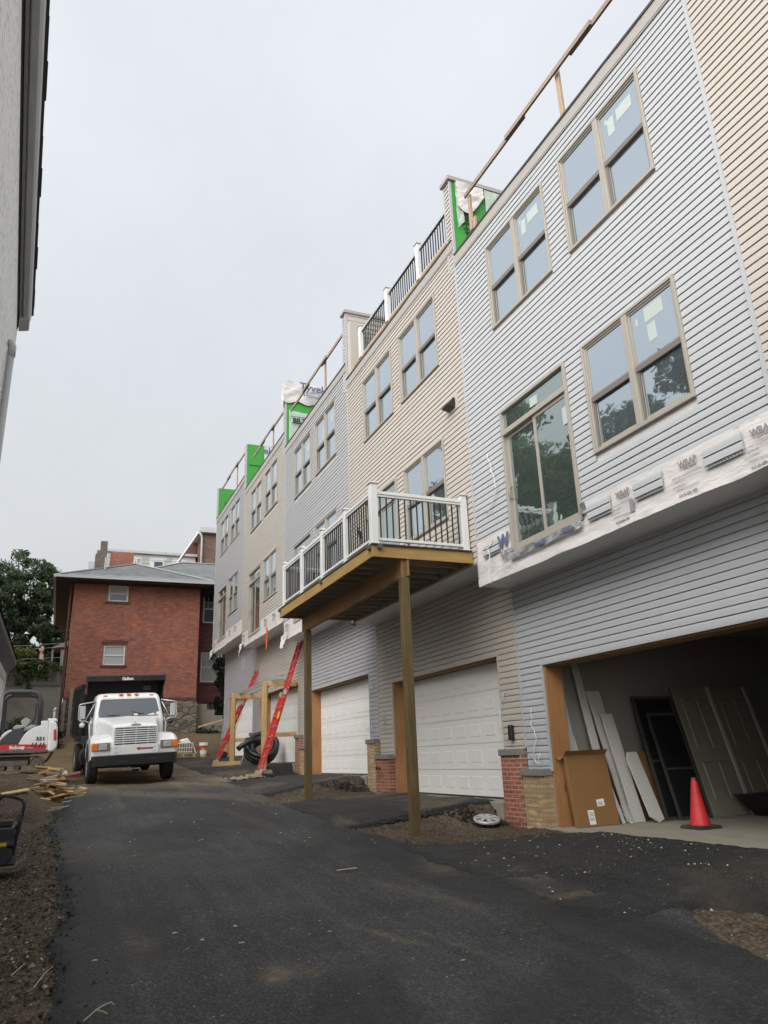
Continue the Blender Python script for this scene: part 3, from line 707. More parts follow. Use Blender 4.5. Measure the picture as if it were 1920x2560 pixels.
LAB = ['pale grey sided row house with the open garage and paper stickers on its windows',
       'beige siding row house behind the finished wooden deck, with one closed white garage door',
       'blue grey sided row house just past the beige house that has the deck',
       'beige sided row house second from the far end, behind the tall red ladder',
       'blue grey sided row house at the far end beside the old brick house']
HOUSES = []
for i, (col, so_, rt, w2, dr, w3, fin) in enumerate(SPEC):
    y0, y1 = HB[i], HB[i+1]; a, b = OPEN[i]; sl_, hd = SLAB[i], HEAD[i]; sm = M[col]
    hs = thing('row_house', (7.0, (y0+y1)/2, sl_), LAB[i], 'house', 'new row houses with lapped siding'); HOUSES.append(hs)
    # carcass
    c = MB(); c.box(XU+.075, 15, y0+.13, y1-.13, so_+.012, rt-.14)
    if i: c.box(7.42, 15, y0+.13, y1-.13, sl_-.9, so_+.01)
    c.build('carcass', M['shell'], hs)
    MB().box(XU+.08, 15, y0+.13, y1-.13, rt-.135, rt-.02).build('roof', M['edge'], hs)
    # upper wall
    rel = lambda u: y0+u*(y1-y0)/6.05
    W3 = [(rel(.90), rel(2.70)), (rel(3.14), rel(4.92))]; W2 = (rel(.92), rel(2.74)); DR = (rel(3.14), rel(4.95))
    holes = [(q[0], q[1], w3[0], w3[1]) for q in W3]+[(W2[0], W2[1], w2[0], w2[1]), (DR[0], DR[1], dr[0], dr[1])]
    mb = MB(); zs = so_+.02 if fin else so_+.50
    if i == 0: siding(mb, XU, y0+.02, y1-.03, 3.165, rt-.22, holes+[(DR[1]-.05, y1, 0, 3.37)], so_+.505-E_*8)
    else: siding(mb, XU, y0+.02, y1-.03, zs, rt-.22, holes, zs)
    wl = mb.build('upper_siding', sm, hs, fixn=False)
    bk = MB()
    # boards behind the siding fill the wall between the openings
    ys = sorted({y0+.02, y1-.03, *[h[0] for h in holes], *[h[1] for h in holes]}); zz = sorted({so_+.015, rt-.15, *[h[2] for h in holes], *[h[3] for h in holes]})
    for ya, yb in zip(ys, ys[1:]):
        for za, zb in zip(zz, zz[1:]):
            cy, cz = (ya+yb)/2, (za+zb)/2
            if not any(h[0] < cy < h[1] and h[2] < cz < h[3] for h in holes): bk.box(XU+.013, XU+.07, ya, yb, za, zb)
    bk.build('wall_backing', M['wrap'], hs)
    for k, q in enumerate(W3): window(hs, q[0], q[1], w3[0], w3[1], 1 if i == 0 else (3 if i in (2, 3) else 0))
    window(hs, W2[0], W2[1], w2[0], w2[1], 2 if i == 0 else 0)
    sliding_door(hs, DR[0], DR[1], dr[0], dr[1], i != 1)
    # roof edge
    MB().box(XU-.035, XU+.06, y0+.03, y1-.03, rt-.235, rt-.02).build('fascia', M['fascia'], hs)
    ed = MB(); n = 60
    for k in range(n):
        ya, yb = y0+.04+(y1-y0-.08)*k/n, y0+.04+(y1-y0-.08)*(k+1)/n
        za = .02*vn(ya*2.1, 3.3, 9); zb = .02*vn(yb*2.1, 3.3, 9)
        ed.hexa([(XU-.05,ya,rt-.03-za),(XU+.4,ya,rt-.03),(XU+.4,yb,rt-.03),(XU-.05,yb,rt-.03-zb)], [(XU-.05,ya,rt),(XU+.4,ya,rt+.01),(XU+.4,yb,rt+.01),(XU-.05,yb,rt)])
    ed.build('roof_edge', M['edge'], hs)
    ls = MB(); ls.box(XU-.03, XU-.001, y0+.03, y1-.03, rt-.262, rt-.24); ls.build('frieze_strip', M['fascia'], hs)
    # overhang soffit, corner strips
    s = MB(); s.box(XU-.005, XL+.03, y0+.02, y1-.02, so_, so_+.012)
    s.build('soffit', M['soffit'], hs)
    s = MB(); s.box(XU-.022, XU+.05, y1-.028, y1+.016, so_-.005, rt-.24); s.build('corner_strip', M['trim'] if col != 'beige' else M['trimb'], hs)
    s = MB(); s.box(XL-.022, XL+.03, y1-.022, y1+.02, sl_+1.15, so_-.02); s.build('corner_strip', M['trim'] if col != 'beige' else M['trimb'], hs)
    # return of the overhang end, seen from below
    s = MB(); s.box(XU-.004, XL+.03, y1-.014, y1+.004, so_-.004, so_+.55); s.build('overhang_return', M['soffit'], hs)
    # garage wall
    pz0 = sl_+.80; pz1 = sl_+.80     # pier caps (right of door, left of door)
    mb = MB(); siding(mb, XL, y0+.02, y1-.02, pz0-.01, so_, [(a, b, -9, hd)], hd+.012-E_*30)
    mb.build('garage_siding', sm, hs, fixn=False)
    g = MB()
    g.box(XL+.014, XL+.38, y0+.03, a-.03, sl_-.6, so_-.002); g.box(XL+.014, XL+.38, b+.03, y1-.03, sl_-.6, so_-.002); g.box(XL+.014, XL+.38, a-.03, b+.03, hd+.03, so_-.002)
    g.build('garage_wall', M['shell'], hs)
    jt = MB(); jt.box(XL-.02, XL+.0, a-.045, a-.002, pz0, hd+.03); jt.box(XL-.02, XL+.0, b+.002, b+.045, pz0, hd+.03); jt.box(XL-.02, XL, a-.002, b+.002, hd-.002, hd+.036)
    jt.build('opening_trim', M['trim'] if col != 'beige' else M['trimb'], hs)
    jm = MB(); jm.box(XL+.012, XL+.31, b-.034, b+.028, sl_+.003, hd); jm.build('door_jamb', M['cedar'], hs); jm = MB(); jm.box(XL+.012, XL+.31, a-.028, a+.034, sl_+.003, hd); jm.build('door_jamb', M['cedar'], hs)
    MB().box(XL+.02, XL+.31, a+.034, b-.034, hd-.03, hd+.028).build('head_jamb', M['beam'], hs)  # darker wood than the side jambs, painting the shade under the header
    fl = MB(); fl.box(XL-.16, XL+.42, a-.02, b+.02, sl_-.5, sl_)
    if i: fl.build('door_sill', M['slab'], hs, bevel=.015); garage_door(hs, a+.036, b-.036, sl_+.03, hd-.036)
    # brick piers with caps
    bm = M['redbrick'] if col == 'beige' else M['yelbrick']
    p = MB(); p.box(XL-.13, XL+.1, b+.06, y1-.005, sl_-1.1, pz1-.07); p.build('brick_pier', bm, hs)
    p = MB(); p.box(XL-.13, XL+.1, y0+.025, a-.06, sl_-1.1, pz0-.07); p.build('brick_pier', bm, hs)
    p = MB(); p.box(XL-.165, XL+.1, b+.035, y1+.005, pz1-.07, pz1+.03); p.build('pier_cap', M['cap'], hs, bevel=.006)
    p = MB(); p.box(XL-.165, XL+.1, y0+.02, a-.035, pz0-.07, pz0+.03); p.build('pier_cap', M['cap'], hs, bevel=.006)
    if not fin:  # exposed house wrap along the foot of the upper wall
        zt = zs+.05; dz = dr[0]
        up = (lambda Y: np.where(Y > DR[1]-.05, 3.42, 3.2)) if i == 0 else (lambda Y: zt+0*Y)
        up2 = lambda Y: np.where((Y > DR[0]-.02) & (Y < DR[1]+.02), np.minimum(up(Y), dz-.005), up(Y))
        V = wavy(XU-.012, y0+.03, y1-.03, lambda Y: so_-.012-.012*vn(Y*2.5, Y*0, 7+i), up2, 150, 14, .016, 40+i)
        wr = grid_obj('house_wrap', M['wrap'], V, 150, 14, hs)
        # folded lower lip
        V = wavy(XU-.018, y0+.03, y1-.03, lambda Y: so_-.022-.022*vn(Y*1.9, Y*0, 17+i), lambda Y: so_+.07+.06*vn(Y*3, Y*0, 27+i), 150, 6, .028, 60+i, .012)
        grid_obj('wrap_lip', M['wrap'], V, 150, 6, hs)
        if i:
            r = random.Random(i)
            for k in range(3):
                yy = y1-.3-r.random()*(y1-y0-.8)
                tb = MB(); tb.box(XU-.075, XU-.07, yy-.45, yy, so_+.12, so_+.3); tb.build('printed_patch', M['greyp'] if k else M['bluep'], hs) if False else None
    SPEC[i] = SPEC[i]+(DR, W2)
# details of the nearest house: loose siding starters, printing, foil round the door foot
h1 = HOUSES[0]; DR = SPEC[0][7]
for (ya, yb, z0) in ((9.98, 10.48, 3.12), (7.25, 7.72, 2.93), (6.31, 6.80, 2.92), (5.13, 5.66, 2.91)):
    mb = MB(); siding(mb, XU-.055, ya, yb, z0, z0+(2.0 if yb < 10 else 1.5)*E_, (), z0)
    mb.box(XU-.055, XU-.052, ya, yb, z0-.035, z0-.006); mb.build('siding_offcut', M['grey'], h1, fixn=False)
    nl = MB()
    for k in range(int((yb-ya)/.045)): nl.box(XU-.058, XU-.056, ya+.01+k*.045, ya+.035+k*.045, z0-.026, z0-.014)
    nl.build('nail_slots', M['dark'], h1)
XT = XU-.058
def wrap_print(y, z, s=1.0, big=True):
    if big: text('WRAP', .125*s, M['greyp'], (XT, y, z), RI, UP, h1, bold=.003)
    text('HOUSE  WEATHER', .03*s, M['greyp'], (XT, y-.07, z-.05), RI, UP, h1)
    for k, (tx, ds) in enumerate((('WEATHER RESISTANT BARRIER', .042), ('866-572-1937', .034), ('Meets & Exceeds', .034), ('all Building Code Requirements', .034))):
        text(tx, ds*s, M['greyp'], (XT, y+.13-.05*(k % 2), z-.115-.05*k), RI, UP, h1, ext=.001)
    text('ICC ES ESR-1602', .05*s, M['greyp'], (XT, y+.06, z-.335), RI, UP, h1)
wrap_print(7.13, 3.04, .72); wrap_print(6.03, 3.03, .78); wrap_print(5.02, 3.0, .8)
text('W', .3, M['bluep'], (XT, 10.0, 3.12), RI, UP, h1, bold=.012); text('RUFCO', .11, M['greyp'], (XT, 9.96, 2.98), RI, UP, h1, bold=.004); text('WRAP', .07, M['greyp'], (XT, 9.92, 2.9), RI, UP, h1)
text('ICC ES ESR-1602', .04, M['greyp'], (XT, 9.97, 2.76), RI, UP, h1, ext=.001)
V = wavy(XU-.05, DR[0]-.12, DR[1]+.02, lambda Y: 2.83+.05*vn(Y*4, Y*0, 3)+.16*(Y < DR[0]-.02), lambda Y: 2.965+.22*(Y < DR[0]), 60, 8, .04, 88); grid_obj('foil_flashing', M['foil'], V, 60, 8, h1)
for yy in (8.95, 8.25): text('WRAP', .085, M['bluep'], (XU-.098, yy, 2.87), RI, (0,0,1), h1, bold=.004)
gp = MB(); gp.box(XU-.06, XU-.055, 6.83, 6.9, 2.77, 2.93); gp.build('wrap_tear', M['greyp'], h1)
# printing on the wrap of the farther houses
for i in (2, 3, 4):
    so_ = SPEC[i][1]; y0 = HB[i]
    for k, u in enumerate((1.0, 2.1, 5.55)):
        text('WRAP', .12, M['greyp'], (XU-.075, y0+u+.3, so_+.36), RI, UP, HOUSES[i], bold=.003)
        text('WEATHER BARRIER', .035, M['greyp'], (XU-.075, y0+u+.3, so_+.28), RI, UP, HOUSES[i])
        text('ICC ES ESR-1602', .04, M['greyp'], (XU-.075, y0+u+.3, so_+.22), RI, UP, HOUSES[i])
# torn wrap ends hanging from the overhang corners
for i, ln in ((2, .2), (3, .75), (4, .12)):
    so_ = SPEC[i][1]; y1 = HB[i+1]
    V = wavy(XU-.03, y1-.55, y1+.02, lambda Y: so_-.12-.25*vn(Y*7, Y*0, 5)*np.clip((Y-y1+.6)*2, .2, 1), lambda Y: so_+.15+0*Y, 24, 8, .1, 99+i, .05)
    grid_obj('torn_wrap', M['wrap'], V, 24, 8, HOUSES[i])
    mb = MB()
    for k in range(2): mb.tube([(XU-.02+.05*k, y1-.1-.16*k-.03*math.sin(j*1.7+k), so_-.1-ln*j/6) for j in range(7)], .008, 4)
    mb.build('wrap_strand', M['wrap'], HOUSES[i])
tag_ = MB(); tag_.box(XU-.08, XU-.07, 25.0, 25.14, 3.62, 4.36); tag_.build('flagging_tape', M['orange'], HOUSES[3])
# dryer vent hood, outlet box, hose bib, cut-off box
v = MB(); v.hexa([(XU-.20,11.12,6.23),(XU-.01,11.12,6.19),(XU-.01,11.38,6.19),(XU-.20,11.38,6.23)], [(XU-.05,11.12,6.41),(XU-.01,11.12,6.41),(XU-.01,11.38,6.41),(XU-.05,11.38,6.41)])
vo_ = v.build('vent_hood', M['black'], HOUSES[1], bevel=.01); ring(vp := MB(), XU-.025, XU-.012, 11.02, 11.42, 6.15, 6.47, .09); vp.build('vent_plate', M['trimb'], HOUSES[1])
MB().box(XL-.09, XL-.014, 11.05, 11.15, .18, .42).build('outlet_box', M['black'], HOUSES[1], bevel=.02)
hb = MB(); hb.cyl((XL-.14,16.62,-.25),(XL-.24,16.62,-.25),.02,8); hb.lathe([(.001,0),(.045,0),(.045,.015),(.001,.015)],(XL-.25,16.62,-.25),'x',8); hb.build('hose_bib', M['hose'], HOUSES[1])
# open garage of the nearest house
g = MB(); g.box(XL-.16, 15, 4.9, 10.45, -1.7, SLAB[0]); g.build('garage_floor', M['slab'], h1, bevel=.012)
g = MB(); g.box(XL+.385, 14, 10.42, 10.6, -1.1, 1.9); g.box(XL+.385, 14, 4.86, 4.98, -1.1, 1.9); g.box(14, 14.1, 4.86, 10.6, -1.1, 1.9); g.box(XL+.385, 14.1, 4.86, 10.6, 1.9, 2.0); g.build('garage_lining', M['drywall'], h1)
g = MB(); g.box(9.3, 9.36, 7.35, 7.41, 1.25, 1.9); g.build('track_hanger', M['alum'], h1)
# neighbour beyond the right edge of the picture
hs = thing('row_house', (7.0, 1.7, -1.45), 'beige siding row house at the right edge, only its upper wall in view', 'house', 'new row houses with lapped siding')
mb = MB(); siding(mb, XU, -1.3, 4.70, 2.2, 8.8, (), 2.2); mb.build('upper_siding', M['beige'], hs, fixn=False)
mb = MB(); mb.box(XU+.014, 15, -1.3, 4.68, 2.2, 8.9); mb.box(7.2, 15, -1.3, 4.68, -2, 2.2); mb.build('carcass', M['shell'], hs)
MB().box(XU-.03, XU+.0, -1.3, 4.7, 8.8, 9.05).build('fascia', M['fascia'], hs)
MB().box(XU-.03, XU+.03, 4.70, 4.75, 2.2, 9.1).build('corner_strip', M['trim'], hs)
MB().box(XU, 7.2, -1.3, 4.69, 2.18, 2.195).build('soffit', M['soffit'], hs)
# ------------------------------------------------------------------ roof-top party walls
def party(i, yb, z0, zt, depth, label, kind, thick=.24):
    wl = thing('party_wall', (XU+.6, yb, z0), label, 'wall', 'party walls standing above the roofs')
    x0 = XU-.03
    col = M['beige'] if kind == 'siding' else M['green']
    b = MB(); b.box(x0+.03, x0+depth, yb-.0, yb+thick, z0, zt-.05); b.build('board', col, wl)
    st = MB(); 
    siding(st, x0+.028, yb+.035, yb+thick-.03, z0-.1, zt-.06, (), z0-.1); st.build('edge_siding', M['beige'] if i == 1 else M['grey'], wl, fixn=False)
    c = MB(); c.box(x0, x0+.05, yb-.006, yb+.03, z0-.05, zt-.06); c.box(x0, x0+.05, yb+thick-.03, yb+thick+.006, z0-.05, zt-.06); c.build('corner_strip', M['trim'], wl)
    if kind in ('siding', 'capped'):
        c = MB(); c.box(x0-.05, x0+depth+.02, yb-.05, yb+thick+.05, zt-.05, zt+.05); c.build('cap', M['fascia'], wl, bevel=.01)
    return wl
def sheet_on(wl, Y, x0, x1, zlo, zhi, seed, amp=.05, m='plastic', n=40, k=24):
    xx = np.linspace(x0, x1, n); tt = np.linspace(0, 1, k); Xg, T = np.meshgrid(xx, tt, indexing='ij')
    Zg = zlo(Xg)+(zhi(Xg)-zlo(Xg))*T; ang = (Xg-x0)*1.2
    Yg = Y-.012-amp*fbm(Xg*1.2+Zg*2.2, Zg*4-Xg*2.5, seed)
    return grid_obj('plastic_sheet' if m == 'plastic' else 'house_wrap', M[m], np.stack([Xg.ravel(), Yg.ravel(), Zg.ravel()], 1), n, k, wl)
RX = (1, 0, 0)
w1 = party(1, 10.72, 9.1, 11.17, 4.2, 'green boarded party wall half covered by clear plastic, above the nearest grey house', 'capped', .26)
sheet_on(w1, 10.72, XU+.78, XU+4.1, lambda x: 9.2+0*x, lambda x: 11.1+0*x, 5, .06)
sheet_on(w1, 10.71, XU+.1, XU+.75, lambda x: 10.62-.3*np.sin((x-XU)*5)+.1*(x-XU), lambda x: 11.1+0*x, 6, .1, 'wrap')
sheet_on(w1, 10.705, XU+.08, XU+.24, lambda x: 9.85+1.2*(x-XU), lambda x: 11.08+0*x, 7, .05)
PT = onY(1150, 560, 10.70); text('USG', .25, M['print'], PT, (1,0,.28), (-.28,0,1), w1, bold=.004); text('SECUROCK', .07, M['print'], onY(1160, 574, 10.70), (1,0,.28), (-.28,0,1), w1)
text('ultralight', .05, M['print'], onY(1162, 582, 10.70), (1,0,.28), (-.28,0,1), w1);
MB().box(XU+.30, XU+.32, 10.705, 10.718, 9.2, 10.7).build('board_joint', M['print'], w1)
w2_ = party(2, 16.88, 9.5, 11.84, 4.5, 'beige sided party wall with a grey cap at the far end of the roof deck', 'siding')
mb = MB(); 
st = MB(); z = 9.6
while z < 11.75: st.hexa([(XU+.05,16.865,z),(XU+4.4,16.865,z),(XU+4.4,16.879,z),(XU+.05,16.879,z)], [(XU+.05,16.877,z+.1),(XU+4.4,16.877,z+.1),(XU+4.4,16.879,z+.1),(XU+.05,16.879,z+.1)]); z += E_*1.5
st.build('face_siding', M['beige'], w2_)
low = MB(); low.box(XU+.02, XU+.42, 16.62, 16.86, 9.6, 11.4); low.build('stepped_pier', M['beige'], w2_)
w3_ = party(3, 23.0, 10.1, 12.25, 4.2, 'party wall with green board and loose printed wrap hanging over its top', 'wrap')
sheet_on(w3_, 22.99, XU-.1, XU+3.2, lambda x: 11.95-.05*np.sin(x*9), lambda x: 12.75-.06*(x-XU)+.03*np.sin(x*7), 15, .10, 'wrap')
sheet_on(w3_, 22.995, XU+.1, XU+2.4, lambda x: 10.3+0*x, lambda x: 11.62+.02*np.sin(x*6), 16, .05)
mb = MB(); V = wavy(XU-.05, 22.93, 23.26, lambda Y: 11.85+.25*vn(Y*6, Y*0, 3), lambda Y: 12.7+0*Y, 20, 12, .07, 33); grid_obj('house_wrap', M['wrap'], V, 20, 12, w3_)
text('Tyvek', .40, M['bluep'], (XU+.42, 22.74, 12.4), (1,0,-.05), UP, w3_, bold=.01); text('HomeWrap', .23, M['bluep'], (XU+.55, 22.74, 12.12), (1,0,-.05), UP, w3_, bold=.003)
text('BILT', .26, M['print'], (XU+.22, 22.92, 11.17), RX, UP, w3_, bold=.008)
fr = MB()
for (a0, a1, b0, b1) in ((.15,.9,11.13,11.145),(.15,.9,11.385,11.4),(.89,.905,11.13,11.4)): fr.box(XU+a0, XU+a1, 22.90, 22.915, b0, b1)
fr.build('print_frame', M['print'], w3_)
w4_ = party(4, 29.15, 10.7, 12.95, 4.0, 'green boarded party wall with a strip of white wrap, second from the far end', 'plain')
sheet_on(w4_, 29.14, XU+.75, XU+3.5, lambda x: 12.05-.04*np.sin(x*5), lambda x: 12.85+.02*np.sin(x*8), 25, .1, 'wrap')
text('ek', .42, M['bluep'], (XU+.70, 28.98, 12.48), RX, UP, w4_, bold=.01); text('p', .24, M['bluep'], (XU+.95, 28.98, 12.18), RX, UP, w4_)
MB().box(XU+.1, XU+3.5, 29.128, 29.14, 11.93, 11.955).build('board_joint', M['print'], w4_)
mb = MB(); mb.add([(XU+.25,29.13,11.0),(XU+.38,29.13,11.12),(XU+.3,29.13,11.45),(XU+.22,29.13,11.3)], [(0,1,2,3)]); mb.add([(XU+.5,29.13,11.1),(XU+.62,29.13,11.3),(XU+.66,29.13,11.28),(XU+.53,29.13,11.06)], [(0,1,2,3)]); mb.build('printed_leaf', M['print'], w4_)
w5_ = party(5, 35.42, 11.3, 13.13, 3.6, 'green boarded party wall at the far end of the row', 'plain', .2)
text('USG', .36, M['print'], (XU+.38, 35.41, 12.1), (1,0,.35), (-.35,0,1), w5_, bold=.006)
mb = MB(); Yp = 35.405
for pts in (((.75,12.62),(1.1,12.55),(1.3,12.68),(.95,12.75)), ((1.15,12.55),(1.6,12.6),(1.72,12.95),(1.42,12.8)), ((1.05,12.3),(1.3,12.42),(1.6,12.52),(1.1,12.5))): mb.add([(XU+u, Yp, v) for u, v in pts], [(0,1,2,3)])
mb.build('printed_leaf', M['print'], w5_)
text('SECUROCK', .1, M['print'], (XU+.65, 35.41, 11.9), (1,0,.35), (-.35,0,1), w5_)
# ------------------------------------------------------------------ temporary timber guard rails on the roofs
def guard(ya, yb, za, zb, posts, label, X=XU+.06, pw=.09):
    g = thing('timber_guardrail', (X, (ya+yb)/2, min(za, zb)-1.2), label, 'guardrail', 'timber guard rails along the roof edges')
    n = 3; L_ = (yb-ya)
    for k in range(n):
        s0 = max(0, k/n-.05); s1 = min(1, (k+1)/n+.05); dx = .04*(k % 2)
        m = MB(); m.bar((X-dx, ya+L_*s0, za+(zb-za)*s0), (X-dx, ya+L_*s1, za+(zb-za)*s1), .038, .089); m.build('rail', M['greyrail'], g)
    for (py, z0, z1) in posts:
        m = MB(); m.box(X+.025, X+.065, py-pw/2, py+pw/2, z0, z1); m.build('post', M['tanwood'], g)
    return g
guard(4.75, 10.3, 10.3, 10.4, [(7.28, 9.3, 10.5), (10.2, 9.55, 10.35), (10.08, 9.25, 9.75)], 'long sloping timber guard rail with one tall post on the nearest grey roof')
guard(17.1, 22.6, 11.38, 11.44, [(19.0, 10.2, 11.45)], 'timber guard rail on the roof between the beige capped wall and the printed wrap')
guard(23.35, 28.1, 11.82, 11.88, [(25.1, 10.8, 11.95)], 'timber guard rail between the printed wrap and the green wall with white strip')
guard(29.45, 34.9, 12.73, 12.82, [(31.45, 11.45, 13.0)], 'timber guard rail on the farthest roof of the row')
# ------------------------------------------------------------------ finished railing of the roof deck
h2 = HOUSES[1]
MB().box(XU+.09, XU+.14, 11.02, 16.6, 9.70, 9.99).build('deck_band', M['treated'], h2)
rl = MB(); X = XU+.14
def white_post(parent, x, y, z0, z1, s=.105, m='white'):
    p = MB(); p.box(x-s/2, x+s/2, y-s/2, y+s/2, z0, z1); q = s/2+.012
    p.box(x-q, x+q, y-q, y+q, z0+.001, z0+.03)
    p.hexa([(x-q-.012,y-q-.012,z1),(x+q+.012,y-q-.012,z1),(x+q+.012,y+q+.012,z1),(x-q-.012,y+q+.012,z1)], [(x-q-.012,y-q-.012,z1+.022),(x+q+.012,y-q-.012,z1+.022),(x+q+.012,y+q+.012,z1+.022),(x-q-.012,y+q+.012,z1+.022)])
    p.hexa([(x-q,y-q,z1+.022),(x+q,y-q,z1+.022),(x+q,y+q,z1+.022),(x-q,y+q,z1+.022)], [(x-.02,y-.02,z1+.05),(x+.02,y-.02,z1+.05),(x+.02,y+.02,z1+.05),(x-.02,y+.02,z1+.05)])
    return p.build('rail_post', M[m], parent, bevel=.004, seg=1)
rail = MB(); rail.box(X-.03, X+.03, 10.98, 16.3, 10.74, 10.80); rail.box(X-.02, X+.02, 10.98, 16.3, 10.04, 10.085)
rr = rail.build('roof_railing', M['trim'], h2)
for y in (12.55, 14.32, 16.12): white_post(rr, X, y, 9.98, 10.92, .13)
for k in range(46):
    y = 11.05+k*.114
    if min(abs(y-q) for q in (12.55, 14.32, 16.12)) < .09: continue
    MB().box(X-.01, X+.01, y-.01, y+.01, 10.08, 10.745).build('baluster', M['black'], rr)
# stacked dark furniture on the roof deck
ch = thing('patio_lounger', (7.3, 13.6, 9.75), 'dark slatted lounger standing on the roof deck behind the black railing', 'lounger')
for k in range(7): m = MB(); m.bar((7.0, 13.2+k*.14, 10.62-.05*k), (7.6, 13.2+k*.14, 10.62-.05*k), .07, .03); m.build('slat', M['excgrey'], ch)
for x in (7.0, 7.6):
    m = MB(); m.bar((x,13.1,10.64),(x,14.2,10.24),.04,.06); m.bar((x,13.3,9.75),(x,13.3,10.6),.05,.05); m.bar((x,14.1,9.75),(x,14.1,10.3),.05,.05); m.bar((x,13.15,10.3),(x,13.15,10.75),.05,.05); m.build('side_frame', M['excgrey'], ch)
# ------------------------------------------------------------------ deck in front of the beige house
dk = thing('wooden_deck', (5.4, 13.6, -1.0), 'raised wooden deck with white posts, black balusters and two tall square legs', 'deck')
DY0, DY1, DX0, DZ = 10.9, 16.62, 4.5, 3.335
b = MB()
k = 0; x = DX0-.02
while x < 6.36:
    b.box(x, min(x+.138, 6.36), DY0-.03, DY1+.03, DZ-.025, DZ); x += .144
b.build('decking', M['deckboard'], dk, bevel=.006, seg=1)
tr = MB()
for j in range(44): tr.box(DX0-.018+j*.0425, DX0+.012+j*.0425, DY0-.035, DY0-.029, DZ-.03, DZ-.004)
tr.build('board_ends', M['black'], dk)
r = MB(); r.box(DX0, DX0+.038, DY0+.038, DY1-.038, DZ-.22, DZ-.03); r.build('front_joist', M['treated'], dk)
for y in (DY0, DY1-.038): MB().box(DX0-.002, 6.375, y, y+.038, DZ-.223, DZ-.029).build('end_joist', M['treatedx'], dk)
n = 14
for k in range(1, n): 
    y = DY0+.02+(DY1-DY0-.04)*k/n; MB().box(DX0+.039, 6.33, y-.019, y+.019, DZ-.215, DZ-.03).build('joist', M['joist'], dk)
MB().box(6.335, 6.378, DY0+.04, DY1-.04, DZ-.24, DZ-.027).build('ledger', M['joist'], dk)
bm_ = MB(); bm_.box(5.03, 5.075, 10.96, 16.62, 2.81, DZ-.222); bm_.build('beam', M['beam'], dk)
bm_ = MB(); bm_.box(5.115, 5.16, 10.92, 16.60, 2.83, DZ-.224); bm_.build('beam', M['beam'], dk)
for y, zb in ((11.02, -1.3), (16.40, -1.0)):
    MB().box(5.025, 5.165, y-.07, y+.07, zb, 2.81 if y < 12 else 2.812).build('leg', M['post'], dk, bevel=.008)
    m = MB(); m.box(5.076, 5.114, y-.07, y+.07, 2.81, 3.1); m.build('leg_tenon', M['post'], dk)
gt = MB(); gt.box(6.30, 6.36, DY1-.02, DY1+.06, 2.98, 3.11); gt.box(6.2,6.37,DY1+.02,DY1+.05,3.0,3.05); gt.build('drip_end', M['gutter'], dk)
for x, y in ((4.485, 10.99), (4.485, 13.54), (4.485, 16.56), (4.62, 10.885)):
    MB().box(x-.035, x+.035, y-.05, y+.05, DZ-.09, DZ-.028).build('rail_bracket', M['deckboard'], dk)
PX = 4.57; ys = [10.98, 12.28, 13.62, 15.0, 16.42]; ZT = 4.28
top = MB(); top.box(PX-.045, PX+.045, ys[0]+.055, ys[-1]-.055, ZT-.06, ZT); top.box(PX-.03, PX+.03, ys[0]+.055, ys[-1]-.055, ZT-.1, ZT-.06)
top.box(PX-.03, PX+.03, ys[0]+.055, ys[-1]-.055, DZ+.075, DZ+.125); fr_ = top.build('front_railing', M['white'], dk, bevel=.005, seg=1)
for k, y in enumerate(ys): white_post(fr_, PX, y, DZ, 4.40 if k == 0 else 4.34, .125 if k == 0 else .11)
for a, c in zip(ys, ys[1:]):
    n = 11
    for k in range(n):
        y = a+.11+(c-a-.22)*k/(n-1); MB().box(PX-.01, PX+.01, y-.01, y+.01, DZ+.12, ZT-.09).build('baluster', M['black'], fr_)
for y, lab in ((10.98, 0), (16.42, 1)):
    s = MB(); s.box(PX+.065, 6.27, y-.045, y+.045, ZT-.06, ZT-.002); s.box(PX+.065, 6.27, y-.03, y+.03, ZT-.1, ZT-.06); s.box(PX+.065, 6.27, y-.03, y+.03, DZ+.073, DZ+.123)
    e = s.build('end_railing', M['white'], dk, bevel=.005, seg=1); white_post(e, 6.30, y+.02, DZ, 4.36, .12)
    for k in range(14):
        x = PX+.13+k*.114; MB().box(x-.01, x+.01, y-.01, y+.01, DZ+.12, ZT-.09).build('baluster', M['black'], e)
orn = MB()
for k in range(4): orn.tube([(PX+.03, 11.62+.05*math.cos(t*.7+k)+.04*k, 3.62+.05*k+.10*math.sin(t*.7+k*1.3)) for t in range(8)], .008, 5)
orn.build('hanging_wire', M['black'], dk)
